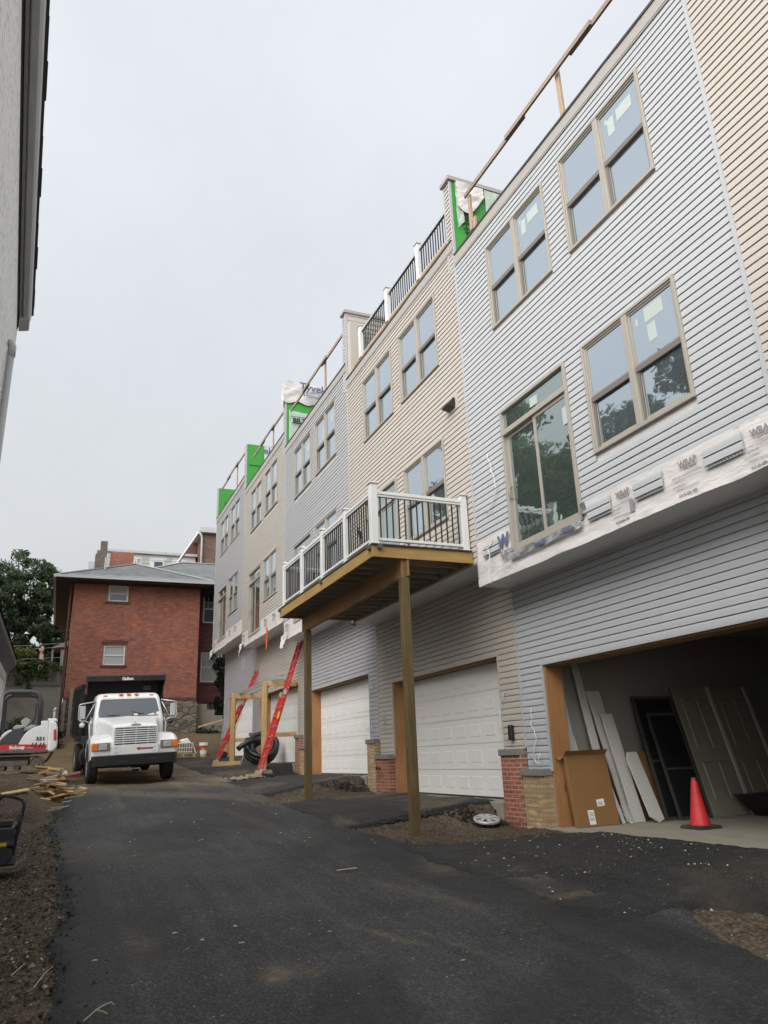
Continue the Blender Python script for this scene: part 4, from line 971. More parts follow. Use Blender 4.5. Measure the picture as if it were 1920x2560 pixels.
# ------------------------------------------------------------------ ladders, timber frame, pipe coil
def ladder(base, top, width, n, label, ext=.55):
    base = Vector(base); top = Vector(top); d = (top-base); Ln = d.length; d.normalize()
    th = thing('extension_ladder', base, label, 'ladder', 'red extension ladders leaning on the houses')
    s = Vector((0,1,0)); s = (s-d*s.dot(d)).normalized(); nrm = s.cross(d).normalized()
    if nrm.x > 0: nrm = -nrm
    for sec, (a, b, wd, off) in enumerate(((0, ext, width, .0), (ext-.42, 1, width-.05, -.055))):
        for sg in (-1, 1):
            p = base+d*Ln*a+s*sg*wd/2-nrm*off*-1; q = base+d*Ln*b+s*sg*wd/2-nrm*off*-1
            m = MB(); m.bar(p, q, .032, .078, nrm); m.build('side_rail', M['red'], th)
        k0 = int(Ln*a/.305)+1; k1 = int(Ln*b/.305)
        for k in range(k0, k1+1):
            c = base+d*(k*.305-.1)+nrm*off; m = MB(); m.cyl(c-s*(wd/2+.02), c+s*(wd/2+.02), .017, 8); m.build('rung', M['alum'], th, smooth=True)
    for sg in (-1, 1):
        p = base+s*sg*width/2; m = MB(); m.bar(p-d*.03+nrm*.02, p+d*.12+nrm*.02, .05, .09, nrm); m.build('foot', M['alum'], th)
        q = base+d*(Ln*ext)+s*sg*width/2; m = MB(); m.bar(q-d*.07, q+d*.07, .045, .1, nrm); m.build('bracket', M['alum'], th)
    m = MB(); c = base+d*1.75+s*(-width/2-.018); m.bar(c-d*.11, c+d*.11, .006, .06, nrm); m.build('warning_label', M['yellow'], th)
    return th
ladder((5.58, 22.85, -.36), (6.95, 23.3, 3.66), .43, 13, 'tall red fibreglass extension ladder reaching the overhang in front of the timber frame', .58)
ladder((5.45, 28.95, -.02), (6.98, 29.2, 3.42), .43, 12, 'red extension ladder behind the timber frame, leaning on the farthest house', .62)
fr = thing('pine_scaffold', (5.95, 26, -.3), 'open frame of fresh pine posts and rails built in front of a garage door', 'scaffold')
def fb(name, p, q, w, h, m='pine', up=(0,0,1)):
    b = MB(); b.bar(p, q, w, h, up); return b.build(name, M[m], fr, bevel=.004, seg=1)
M['pinex'] = wood('fresh_pine_cross', (.52,.32,.13), (.66,.45,.22), 'x')
fb('post', (5.95,28.5,-.2), (5.95,28.5,2.44), .14, .14, up=(0,1,0)); fb('post', (5.95,23.75,-.42), (5.95,23.75,2.40), .14, .14, up=(0,1,0))
fb('post', (6.06,28.62,-.15), (6.06,28.62,2.3), .04, .14, up=(0,1,0)); fb('post', (6.07,23.9,-.4), (6.07,23.9,2.3), .04, .14, up=(0,1,0))
fb('sole_plate', (5.25,28.45,-.10), (6.2,28.45,-.10), .14, .14, 'pinex'); fb('sole_plate', (5.25,28.25,-.06), (6.2,28.25,-.06), .04, .2, 'pinex')
fb('cross_rail', (6.02,28.5,2.33), (7.0,28.5,2.33), .05, .15, 'pinex'); fb('cross_rail', (6.02,23.75,2.33), (7.0,23.75,2.33), .05, .15, 'pinex')
fb('cross_rail', (6.02,28.5,.77), (7.0,28.5,.77), .05, .13, 'pinex'); fb('cross_rail', (6.02,23.75,.77), (7.0,23.75,.77), .05, .13, 'pinex')
fb('long_rail', (6.06,23.7,.8), (6.06,24.3,.82), .05, .13, 'piney')
# flat aluminium ladder lying along the frame as a walkway
al = thing('walkway_ladder', (6.45, 26, 2.41), 'grey aluminium ladder lying flat on top of the pine frame', 'ladder')
for x in (6.18, 6.58): m = MB(); m.box(x-.018, x+.018, 23.4, 28.7, 2.415, 2.5); m.build('side_rail', M['alum'], al)
for k in range(17): m = MB(); m.cyl((6.2,23.6+k*.31,2.455),(6.56,23.6+k*.31,2.455),.017,6); m.build('rung', M['alum'], al)
for y in (23.45, 23.75): m = MB(); m.tube([(6.2,y,2.5),(6.2,y,2.6),(6.56,y,2.6),(6.56,y,2.5)], .022, 6); m.build('hook', M['gutterd'], al)
# coil
co = thing('pipe_coil', (6.55, 26.2, -.16), 'coil of thick black corrugated drain pipe leaning beneath the pine frame', 'pipe')
ax = Vector((-.18, -.80, .62)).normalized(); u = ax.cross(Vector((0,0,1))).normalized(); v_ = u.cross(ax)
if v_.z < 0: v_ = -v_
def coil(R, n, turns, c0, step, ph=0, r=.085):
    pts = []
    for k in range(int(n*turns)+1):
        a = ph+2*math.pi*k/n; rr_ = R+.025*math.sin(a*1.3+ph); pts.append(Vector(c0)+(u*math.cos(a)+v_*math.sin(a))*rr_+ax*step*k/n)
    rad = [r*(1+.05*(k % 2)) for k in range(len(pts))]
    return pts, rad
m = MB(); p1, r1 = coil(.50, 60, 3.0, (6.5, 26.3, .30), .15, .4); m.tube(p1, r1, 10); m.build('outer_coil', M['pipe'], co, smooth=True)
m = MB(); p1, r1 = coil(.35, 50, 2.3, (6.52, 26.25, .28), .15, 2.0); m.tube(p1, r1, 10); m.build('inner_coil', M['pipe'], co, smooth=True)
m = MB(); pts = [Vector((6.45,25.9,.66)), Vector((6.15,25.7,.68)), Vector((5.9,25.7,.62)), Vector((5.68,25.7,.5)), Vector((5.56,25.7,.40))]; m.tube(pts, .085, 10); m.build('loose_end', M['pipe'], co, smooth=True)
m = MB(); m.tube([Vector((6.5,26.1,.30))+(v_*.50)+(v_*math.cos(a)+ax*math.sin(a))*.2+ax*.2 for a in [k*math.pi/5 for k in range(11)]], .012, 5); m.build('tie', M['gutterd'], co)
# boards leaning beside the coil, board on the rubble
b = MB(); b.bar((5.95,27.2,-.2),(6.25,27.6,.45),.14,.03,(1,0,0)); tag(b.build('leaning_board', M['greyrail']), 'weathered board leaning under the pine frame left of the pipe coil', 'board')
b = MB(); b.bar((5.1,22.35,-.36),(5.5,22.42,-.36),.09,.05); tag(b.build('timber_offcut', M['pinex']), 'short pale timber offcut lying on the grey rubble', 'offcut')
b = MB(); b.hexa([(5.75,22.75,-.36),(6.0,22.8,-.36),(6.0,22.95,-.36),(5.75,22.95,-.36)],[(5.77,22.77,-.24),(5.97,22.82,-.25),(5.98,22.92,-.26),(5.78,22.92,-.24)]); tag(b.build('broken_block', M['concrete'], bevel=.015), 'pale broken concrete block at the foot of the front red ladder', 'block')
# long handled tools and red pole by the earth bank
def stick(name, p, q, r, m, label, cat, head=None):
    th = thing(name, q if q[2] < p[2] else p, label, cat); b = MB(); b.cyl(p, q, r, 8); b.build('handle', M[m], th, smooth=True)
    if head: h = MB(); h.bar(*head[0]); h.build('head', M[head[1]], th)
    return th
stick('shovel', (6.75,30.6,1.85), (6.1,30.3,.35), .018, 'pine', 'long handled shovel leaning on the far corner of the row', 'shovel', (((6.1,30.3,.38),(5.9,30.2,.0),.2,.03,(0,1,0)), 'black'))
stick('red_pole', (4.94,34,1.02), (6.19,34,.33), .022, 'red', 'thin red pole lying slanted against the earth bank', 'pole')
b = MB(); b.bar((6.2,37.5,1.65),(7.3,37.0,1.95),.16,.06); tag(b.build('pale_plank', M['pinex']), 'pale plank lying on the earth bank below the stepped wall', 'plank')
# pallet with wire basket
pl = thing('pallet', (5.0, 34, .2), 'wooden pallet on the ground to the right of the truck', 'pallet')
for z in (.27, .40):
    for k in range(5): b = MB(); b.box(4.45, 5.5, 33.5+k*.24, 33.6+k*.24, z, z+.025); b.build('slat', M['scrap'], pl)
for x in (4.5, 4.97, 5.42): b = MB(); b.box(x-.04, x+.04, 33.5, 34.56, .296, .399); b.build('bearer', M['scrap'], pl)
bk_ = thing('wire_basket', (4.95, 34, .43), 'pale wire basket with a red handle bar standing on the pallet', 'basket')
b = MB()
for k in range(8):
    x = 4.62+k*.1; b.tube([(x,33.7,.45),(x,33.62,.85)],.009,4); b.tube([(x,34.3,.45),(x,34.36,.9)],.009,4)
for z, q in ((.5,.0),(.66,.03),(.85,.06)): b.tube([(4.6-q,33.7-q,z),(5.35+q,33.7-q,z),(5.35+q,34.3+q,z),(4.6-q,34.3+q,z)],.011,4,True)
b.tube([(5.35,33.7,.85),(5.48,33.7,.5),(5.52,33.7,.44)],.018,6); b.build('basket', M['cable'], bk_)
b = MB(); b.cyl((4.5,33.64,.86),(4.85,33.64,.9),.025,8); b.build('handle', M['red'], bk_)
b = MB(); b.hexa([(4.75,33.75,.86),(5.3,33.75,.86),(5.3,34.2,.86),(4.75,34.2,.86)],[(4.9,33.85,1.0),(5.15,33.8,1.06),(5.1,34.1,1.02),(4.9,34.1,.98)]); b.build('plastic_bag', M['cable'], bk_)
# stack of paint buckets and caps
bs = thing('bucket_stack', (5.9, 33.6, .24), 'stack of red, white and yellow buckets at the foot of the earth bank', 'buckets')
for k, (m_, z, h, r) in enumerate((('yellow',.26,.09,.13),('white',.36,.17,.14),('yellow',.54,.12,.1),('red',.66,.06,.19),('label',.72,.13,.19))):
    b = MB(); b.lathe([(.001,z),(r*.92,z),(r,z+h),(.001,z+h)], (5.82,33.7,0), 'z', 12); b.build('bucket', M[m_], bs)
b = MB(); b.tube([(5.9+.16*k,33.2+.1*math.sin(k*2),float(P(33.2))+.04+.02*math.sin(k*3)) for k in range(7)], .02, 5); tag(b.build('rope', M['red']), 'crumpled red cord on the ground below the bucket stack', 'rope')
# ------------------------------------------------------------------ scrap timber heap at the left of the road
rs = random.Random(4)
for k in range(84):
    big = k < 34; cx = .05+rs.gauss(0,.27); cy = 20.2+rs.gauss(0,.5)*1.0+(cx)*1.2; ln = rs.uniform(.35,.95) if big else rs.uniform(.15,.4)
    hgt = max(0, .42-.8*abs(cx-.02)-.25*abs(cy-20.4))*rs.uniform(.2,1); an = rs.uniform(-.9,.9) if rs.random() < .7 else rs.uniform(0,3.1)
    z = float(H(cx,cy))+.05+hgt; dv = Vector((math.cos(an), .55*math.sin(an), rs.uniform(-.22,.22)))*ln/2; c = Vector((cx,cy,z))
    b = MB(); b.bar(c-dv, c+dv, rs.choice((.09,.14,.05)), rs.choice((.038,.02,.038)), (rs.uniform(-.5,.5),rs.uniform(-.6,.2),1))
    tag(b.build('scrap_board', M[rs.choice(('scrap','scrap','pine','greyrail','piney'))]), 'offcut of bare timber in the scrap heap at the left road edge', 'scrap wood', 'scrap timber heap at the left road edge')
for k, (x, y, a, l) in enumerate(((.25,18.6,.5,.5),(.42,18.9,.7,.45),(.36,18.2,.9,.4),(.1,18.3,.4,.3),(.5,19.6,.6,.5))):
    z = float(H(x,y))+.03; b = MB(); b.bar((x-l/2*math.cos(a),y-l/2*math.sin(a),z),(x+l/2*math.cos(a),y+l/2*math.sin(a),z+.03),.035,.02)
    tag(b.build('scrap_lath', M['chip']), 'thin pale lath lying on the asphalt edge below the scrap heap', 'scrap wood', 'thin laths along the road edge')
b = MB(); b.hexa([(.12,20.55,-.14),(.34,20.6,-.16),(.36,20.8,-.14),(.14,20.8,-.14)],[(.18,20.58,-.05),(.3,20.62,-.04),(.3,20.75,-.05),(.16,20.75,-.06)]); tag(b.build('plastic_bag', M['cable']), 'small white plastic scrap on top of the timber heap', 'bag')
b = MB(); b.box(.2,.75,24.9,25.1,-.25,-.12); tag(b.build('red_plank', M['redmark']), 'dull red plank on the ground between excavator and truck', 'plank')
# ------------------------------------------------------------------ hub cap, twigs
hc = thing('hub_cap', (6.45, 11.22, -1.04), 'silver spoked plastic hub cap lying on the dirt by the brick pier', 'hub cap', rot=(R_(14), R_(-4), 0)); hc['world'] = 0
m = MB(); rr_ = .215
m.lathe([(rr_-.028,.02),(rr_,.012),(rr_,.035),(rr_-.02,.05),(rr_-.034,.045),(rr_-.028,.02)],(0,0,0),'z',32); m.build('rim', M['hub'], hc, smooth=True, autos=35)
m = MB(); m.lathe([(.001,.03),(.055,.03),(.05,.062),(.001,.068)],(0,0,0),'z',20); m.build('centre', M['hub'], hc, smooth=True, autos=35)
m = MB(); m.lathe([(.001,.0),(rr_-.02,.0),(rr_-.02,.008),(.001,.008)],(0,0,0),'z',24); m.build('backing', M['black'], hc)
for k in range(7):
    a = 2*math.pi*k/7; m = MB()
    for da in (-.13, .13):
        p = Vector((math.cos(a+da*.4)*.04, math.sin(a+da*.4)*.04, .055)); q = Vector((math.cos(a+da)*(rr_-.02), math.sin(a+da)*(rr_-.02), .04)); m.bar(p, q, .036, .018)
    m.build('spoke', M['hub'], hc)
for pts, lab in (([(.29,5.31,0),(.36,5.41,.015),(.41,5.49,.01),(.45,5.49,.02),(.47,5.46,.01)], 'thin dry forked twig on the asphalt at the bottom left'), ([(.01,6.01,.01),(.07,6.22,.03),(.12,6.39,.02)], 'thin dry twig across the ragged asphalt edge'), ([(-.14,6.33,.01),(-.06,6.52,.03)], 'short dry twig on the stony earth')):
    b = MB(); b.tube([(x,y,float(P(y))+.075+z) for x,y,z in pts], [.0035]*(len(pts)-1)+[.002], 5)
    if len(pts) == 5: b.tube([(.36,5.41,float(P(5.4))+.09),(.40,5.38,float(P(5.4))+.085),(.42,5.33,float(P(5.35))+.085)], .003, 5)
    tag(b.build('twig', M['chip']), lab, 'twig')
b = MB(); b.bar((3.05,8.75,float(P(8.75))+.07),(3.3,8.78,float(P(8.78))+.07),.02,.008); tag(b.build('wood_sliver', M['chip']), 'pale sliver of wood on the middle of the road', 'splinter')
# ------------------------------------------------------------------ inside and in front of the open garage
F0 = SLAB[0]
cn = thing('traffic_cone', (8.28, 8.55, F0), 'grubby red traffic cone with a black base on the garage floor', 'traffic cone')
m = MB(); m.hexa([(8.08,8.35,F0+.001),(8.48,8.35,F0+.001),(8.48,8.75,F0+.001),(8.08,8.75,F0+.001)],[(8.1,8.37,F0+.045),(8.46,8.37,F0+.045),(8.46,8.73,F0+.045),(8.1,8.73,F0+.045)]); m.build('base', M['rubber'], cn, bevel=.012)
m = MB(); m.lathe([(.001,F0+.04),(.142,F0+.045),(.138,F0+.075),(.125,F0+.1),(.045,F0+.59),(.035,F0+.63),(.028,F0+.645),(.001,F0+.645)],(8.28,8.55,0),'z',28); m.build('cone_body', M['conem'], cn, smooth=True, autos=50)
m = MB(); m.lathe([(.034,F0+.63),(.0375,F0+.63),(.033,F0+.66),(.02,F0+.66)],(8.28,8.55,0),'z',20); m.build('tip', M['stone'], cn)
bx = thing('cardboard_box', (7.5, 9.75, F0), 'tall open cardboard box with white labels leaning on the timber jamb', 'box')
# leaning slab-shaped box: bottom in front, top back against the jamb
def lean(x0, x1, y0, y1, z, tx, ty, h, th):
    bl, br_ = Vector((x0,y0,z)), Vector((x1,y1,z)); tl, tr_ = Vector((x0+tx,y0+ty,z+h)), Vector((x1+tx,y1+ty,z+h)); nn = (br_-bl).cross(tl-bl).normalized()
    if nn.y < 0: nn = -nn
    return bl, br_, tl, tr_, nn*th
bl, br_, tl, tr_, nn = lean(7.12, 7.90, 9.74, 9.76, F0+.004, .045, .22, 1.0, .08)
m = MB(); m.hexa([bl,br_,br_+nn,bl+nn],[tl,tr_,tr_+nn,tl+nn]); bd = m.build('box_body', M['card'], bx, bevel=.006)
up_ = (tl-bl).normalized(); rt_ = (br_-bl).normalized(); ft = nn.normalized()*-1
m = MB(); a_ = tl+nn; c_ = tr_+nn; m.quad(tl-rt_*.004, tr_, tr_+ft*.09+up_*.06, tl+ft*.1+up_*.05-rt_*.05); m.build('flap', M['card'], bx)
m = MB(); m.quad(tl+ft*.002, tl+nn, tl+nn-rt_*.1-up_*.01, tl-rt_*.11-up_*.06); m.build('flap', M['card'], bx)
m = MB(); m.quad(a_, c_, c_+up_*.08-ft*.02, a_+up_*.09-ft*.02); m.build('flap', M['card'], bx)
m = MB(); p = bl+rt_*.42+up_*.27+ft*.003; m.hexa([p,p+rt_*.14+up_*.01,p+rt_*.14+up_*.01+ft*.001,p+ft*.001],[p+up_*.1,p+rt_*.14+up_*.11,p+rt_*.14+up_*.11+ft*.001,p+up_*.1+ft*.001]); m.build('shipping_label', M['label'], bx)
m = MB(); p = bl+rt_*.22+up_*.03+ft*.003; m.hexa([p,p+rt_*.115,p+rt_*.115+ft*.001,p+ft*.001],[p+up_*.2,p+rt_*.115+up_*.2,p+rt_*.115+up_*.2+ft*.001,p+up_*.2+ft*.001]); m.build('shipping_label', M['label'], bx)
m = MB()
for k in range(7): m.add([p+up_*(.05+0*k)+rt_*(.015+.012*k)+ft*.003, p+up_*.05+rt_*(.021+.012*k)+ft*.003, p+up_*.09+rt_*(.021+.012*k)+ft*.003, p+up_*.09+rt_*(.015+.012*k)+ft*.003], [(0,1,2,3)])
for k in range(3): m.add([p+up_*(.115+.022*k)+rt_*.015+ft*.003, p+up_*(.115+.022*k)+rt_*.1+ft*.003, p+up_*(.124+.022*k)+rt_*.1+ft*.003, p+up_*(.124+.022*k)+rt_*.015+ft*.003], [(0,1,2,3)])
q = bl+rt_*.44+up_*.29+ft*.006
for k in range(5): m.add([q+rt_*.018*k, q+rt_*(.018*k+.008), q+rt_*(.018*k+.008)+up_*.05, q+rt_*.018*k+up_*.05], [(0,1,2,3)])
m.build('label_print', M['greyp'], bx)
def leanboard(name, x, y, w, h, th, m_, label, cat, tx=-.1, ty=.35, z=F0, grp=None, tip=0, extra=None, zt=0):
    bl, br_, tl, tr_, nn = lean(x, x+w, y, y, z+.004, tx, ty, h, th)
    b = MB()
    if tip:
        mid = (bl+br_)/2; u2 = (tl-bl).normalized()
        poly = [bl+u2*tip*.6, mid*.0+br_*.0+bl+(br_-bl)*.55, br_+u2*.05, tr_, tl+(tr_-tl)*.25, tl-u2*.12]
        b.add([*poly, *[q+nn for q in poly]], [tuple(range(6)), tuple(range(6,12))[::-1]]+[(i,(i+1)%6,6+(i+1)%6,6+i) for i in range(6)])
    else: b.hexa([bl,br_,br_+nn,bl+nn],[tl,tr_,tr_+nn,tl+nn])
    o = b.build(name, M[m_], bevel=.003, seg=1); tag(o, label, cat, grp); return o
G_ = 'trim boards leaning on the garage wall'
leanboard('trim_board', 7.5, 10.12, .17, 1.95, .02, 'primed', 'narrow white board standing against the wall right behind the timber jamb', 'board', -.08, .26, grp=G_)
leanboard('trim_board', 7.62, 10.02, .13, 1.3, .02, 'primed', 'short white board beside the timber jamb behind the cardboard box', 'board', -.1, .3, grp=G_)
leanboard('trim_board', 7.93, 9.98, .14, 2.44, .03, 'primed', 'tallest thin white board, reaching near the garage ceiling', 'board', -.17, .36, grp=G_)
leanboard('trim_board', 8.2, 9.96, .27, 2.0, .03, 'primed', 'wide white board to the right of the tallest thin board', 'board', -.22, .36, grp=G_)
leanboard('trim_board', 8.2, 9.80, .22, 1.62, .03, 'primed', 'white board leaning in front of the wide white board', 'board', -.12, .32, grp=G_)
leanboard('trim_board', 8.34, 9.56, .25, 1.02, .025, 'primed', 'short white board with pointed ends leaning foremost beside the cardboard box', 'board', -.12, .3, tip=.16, grp=G_)
leanboard('trim_board', 7.98, 9.8, .06, .9, .02, 'primed', 'narrow white strip between the cardboard box and the boards', 'board', -.1, .26, grp=G_)
for k in range(4):
    b = MB(); x = 7.99+.025*k; b.tube([(x,9.62+.02*k,F0+.015),(x-.03,9.7,F0+.12+.04*k),(x-.09,9.78,F0+.2+.03*k)], .005, 5)
    tag(b.build('trim_offcut', M['primed']), 'thin curled white trim strip at the foot of the leaning boards', 'trim strip', 'curled trim strips by the cardboard box')
leanboard('cardboard_box', 8.62, 10.0, .42, 1.02, .14, 'card', 'dark brown cardboard box behind the white boards and the screens', 'box', -.02, .2)
def screen(x, y, w, h, label, fm='darkframe', z=F0, tx=.06, ty=.5):
    bl, br_, tl, tr_, nn = lean(x, x+w, y, y, z+.004, tx, ty, h, .025); r = (br_-bl).normalized(); u2 = (tl-bl).normalized(); n1 = nn.normalized()
    th = thing('screen_door', tuple(bl), label, 'screen', 'framed insect screens leaning in the garage'); th.location = bl
    fw = .045; b = MB()
    def pc(a, c): b.hexa([a[0],a[1],a[1]+nn,a[0]+nn],[c[0],c[1],c[1]+nn,c[0]+nn])
    pc((bl,bl+r*fw),(tl,tl+r*fw)); pc((br_-r*fw,br_),(tr_-r*fw,tr_)); pc((bl+r*fw,br_-r*fw),(bl+r*fw+u2*fw,br_-r*fw+u2*fw)); pc((tl+r*fw-u2*fw,tr_-r*fw-u2*fw),(tl+r*fw,tr_-r*fw))
    mid = bl+(tl-bl)*.45; pc((mid+r*fw,mid+r*(w-fw)),(mid+r*fw+u2*.03,mid+r*(w-fw)+u2*.03)); b.build('frame', M[fm], th)
    b = MB(); q = nn*.5; b.hexa([bl+r*fw+q*.9,br_-r*fw+q*.9,br_-r*fw+q*1.1,bl+r*fw+q*1.1],[tl+r*fw+q*.9,tr_-r*fw+q*.9,tr_-r*fw+q*1.1,tl+r*fw+q*1.1]); b.build('mesh', M['screen'], th)
screen(8.78, 9.74, .85, 1.90, 'largest dark framed insect screen, rearmost of the leaning screens')
screen(8.92, 9.60, .66, 1.62, 'smaller dark insect screen leaning in front of the largest one')
def doorleaf(x, y, label):
    w, h = .82, 2.05; bl, br_, tl, tr_, nn = lean(x, x+w, y, y, F0+.004, .07, .6, h, .045); r = (br_-bl).normalized(); u2 = (tl-bl).normalized(); f = -nn.normalized()
    th = thing('door_leaf', tuple(bl), label, 'door', 'panelled doors leaning in the garage'); th.location = bl
    b = MB(); b.hexa([bl,br_,br_+nn,bl+nn],[tl,tr_,tr_+nn,tl+nn]); b.build('leaf', M['doorm'], th, bevel=.004)
    for (u0,u1,v0,v1) in ((.12,.36,.12,.42),(.46,.7,.12,.42),(.12,.36,.52,.94),(.46,.7,.52,.94)):
        b = MB(); p = [bl+r*u0*w/.82+u2*v0*h, bl+r*u1*w/.82+u2*v0*h, bl+r*u1*w/.82+u2*v1*h, bl+r*u0*w/.82+u2*v1*h]
        c = sum(p, Vector())/4; b.hexa([q+f*.001 for q in p],[q+(c-q)*.12+f*.014 for q in p]); b.build('raised_panel', M['doorm'], th)
    b = MB(); b.bar(br_+nn*.5-r*.02, tr_+nn*.5-r*.02, .06, .09, nn); b.build('edge_casing', M['primed'], th)
doorleaf(9.62, 9.60, 'cream panelled door leaning nearest the screens'); doorleaf(10.5, 9.62, 'cream panelled door leaning deepest in the garage at the right')
tb = thing('black_tub', (10.9, 9.0, F0), 'shallow black plastic tub on the garage floor at the right edge', 'tub')
b = MB(); b.hexa([(10.25,8.7,F0+.002),(11.5,8.7,F0+.002),(11.5,9.4,F0+.002),(10.25,9.4,F0+.002)],[(9.95,8.5,F0+.33),(11.7,8.5,F0+.33),(11.7,9.5,F0+.33),(9.95,9.5,F0+.33)]); b.build('tub_body', M['black'], tb, bevel=.02)
b = MB(); ring(b, 0,0.0,0,0,0,0,0) if False else b.box(9.93,11.72,8.48,8.52,F0+.32,F0+.345); b.build('rim', M['excgrey'], tb)
b = MB(); b.hexa([(6.9,10.0,-1.05),(7.0,10.1,-1.05),(6.98,10.13,-1.05),(6.88,10.03,-1.05)],[(6.9,10.02,-.35),(7.0,10.12,-.33),(6.98,10.14,-.33),(6.89,10.05,-.35)]); 
# ------------------------------------------------------------------ loose white cables on the walls
def cable(pts, label, r=.008, m_='cable'):
    P_ = [Vector(p) for p in pts]; out = []
    for i in range(len(P_)-1):
        for k in range(4): out.append(P_[i].lerp(P_[i+1], k/4)+Vector((-.01*math.sin(k*2+i), .012*math.sin(k*1.7+i*2), 0)))
    out.append(P_[-1]); b = MB(); b.tube(out, r, 5); tag(b.build('loose_cable', M[m_], smooth=True), label, 'cable', 'loose white cables hanging from the walls')
cable([(XU-.04,10.13,4.85),(XU-.06,10.0,4.5),(XU-.06,9.9,4.13),(XU-.06,10.05,3.95),(XU-.05,10.28,3.82)], 'white cable curving over grey siding left of the sliding door')
cable([(XU-.06,10.06,3.36),(XU-.1,10.25,3.2),(XU-.1,10.22,2.95),(XU-.1,10.28,2.75),(XU-.1,10.25,2.6)], 'white cable dangling over the wrap at the overhang corner')
cable([(XL-.03,10.45,.65),(XL-.05,10.48,.4),(XL-.06,10.36,.2),(XL-.07,10.45,-.02),(XL-.08,10.55,-.12),(XL-.08,10.3,-.05),(XL-.08,10.33,-.2),(XL-.08,10.5,-.1)], 'white cable ending in loops on the narrow grey wall by the open garage')
cable([(XL-.03,11.2,.98),(XL-.05,11.32,.85),(XL-.05,11.4,.62),(XL-.05,11.43,.35)], 'short white cable beside the first closed garage door')
for y, z in ((17.25,1.65),(17.3,.72)): cable([(XL-.03,y,z),(XL-.1,y+.12,z-.05),(XL-.08,y+.05,z-.16),(XL-.08,y-.1,z-.08),(XL-.05,y-.02,z+.04)], 'small %s cable loop on the blue grey wall by the second garage door' % ('upper' if z > 1 else 'lower'))
cable([(XL-.04,16.42,1.0),(XL-.1,16.5,.8),(XL-.1,16.3,.62),(XL-.1,16.45,.5),(XL-.1,16.6,.75),(XL-.1,16.35,.86),(XL-.1,16.5,.55)], 'grey tangled wire left of the first closed garage door', .006, 'gutterd')
cable([(XL-.04,35.2,1.6),(XL-.1,35.35,1.3),(XL-.1,35.25,1.0),(XL-.12,35.4,.8),(XL-.1,35.3,1.15)], 'white cable loop at the far corner of the row')
# ------------------------------------------------------------------ dump truck (x to the right in the picture, y to the rear)
tk = thing('dump_truck', (2.0, 23.45, float(P(23.45))+.02), 'white bonneted dump truck with a black tipping body, facing the viewer', 'truck', rot=(R_(3.2), R_(-1.7), R_(2.5)))
tk['world'] = 0
W_ = M['truckwhite']
def loft(mb, secs):
    n = len(secs[0]); vs = [p for s in secs for p in s]; fs = []
    for i in range(len(secs)-1):
        for k in range(n): fs.append((i*n+k, i*n+(k+1) % n, (i+1)*n+(k+1) % n, (i+1)*n+k))
    fs.append(tuple(range(n))[::-1]); fs.append(tuple((len(secs)-1)*n+k for k in range(n))); return mb.add(vs, fs)
def sect(y, wb, wt, zb, zt, r, dy=0, n=5, crown=.03):
    """closed cross-section, rounded shoulders; dy tilts the top backwards"""
    pts = [(-wb, zb)]; 
    for k in range(n+1):
        a = math.pi-(math.pi/2)*k/n; pts.append((-wt+r+r*math.cos(a), zt-r+r*math.sin(a)))
    pts.append((0, zt+crown))
    for k in range(n+1):
        a = math.pi/2-(math.pi/2)*k/n; pts.append((wt-r+r*math.cos(a), zt-r+r*math.sin(a)))
    pts.append((wb, zb)); return [(x, y+dy*(z-zb)/(zt-zb), z) for x, z in pts]
# hood, widening towards the cab
b = MB(); loft(b, [sect(-1.02,.60,.57,.86,1.52,.05,.05), sect(-.97,.63,.60,.86,1.565,.07,.05), sect(-.6,.66,.63,.86,1.62,.09), sect(-.1,.72,.70,.86,1.69,.11), sect(.3,.80,.79,.86,1.75,.13), sect(.62,.90,.88,.86,1.80,.15)])
b.build('hood', W_, tk, smooth=True, autos=40)
b = MB(); b.box(-.01,.01,-.9,-.55,1.635,1.66); b.box(-.12,.12,-1.0,-.94,1.575,1.60); b.build('hood_emblem', M['chrome'], tk)
# fenders with wheel arch
def fender(s):
    prof = []
    for y, z in ((-1.03,.80),(-1.05,1.0),(-1.02,1.12),(-.92,1.22),(-.7,1.29),(-.3,1.32),(.1,1.28),(.45,1.16),(.72,.98),(.78,.86)): prof.append((y,z))
    arch = [(.70,.72)]
    for k in range(9):
        a = R_(12)+R_(156)*k/8; arch.append((.60*math.cos(a), .52+.60*math.sin(a)))
    arch.append((-.70,.66)); arch.append((-1.0,.70))
    poly = prof+arch
    b = MB(); x0, x1, x2 = .56*s, 1.06*s, 1.145*s
    n = len(poly); cy, cz = -.1, .9
    outer = [(y+(cy-y)*.05, z-.06*max(0,(z-.85)/.45) if z > .85 else z) for y, z in poly]
    vs = [(x0,y,z+.03) for y,z in poly]+[(x1,y,z) for y,z in poly]+[(x2,y,z) for y,z in outer]
    fs = [(k*n+i, k*n+(i+1) % n, (k+1)*n+(i+1) % n, (k+1)*n+i) for k in range(2) for i in range(n)]+[tuple(range(n))[::-1], tuple(range(2*n,3*n))]
    b.add(vs, fs); return b.build('fender', W_, tk, bevel=.02, seg=3)
fender(1); fender(-1)
b = MB(); b.box(-.62,.62,-1.075,-.9,.80,1.04); b.build('lower_panel', W_, tk, bevel=.015)
b = MB()
for x, z in ((-.50,.97),(-.53,.86),(-.47,.86),(.50,.97),(.53,.86),(.47,.86)): b.cyl((x,-1.08,z),(x,-1.074,z),.012,8)
b.build('panel_bolt', M['black'], tk)
b = MB(); b.box(.1,.46,-1.083,-1.076,.92,.965); b.add([(.02,-1.083,.945),(.08,-1.083,.99),(.14,-1.083,.945),(.08,-1.083,.90)],[(0,1,2,3)]); b.build('badge', M['redmark'], tk)
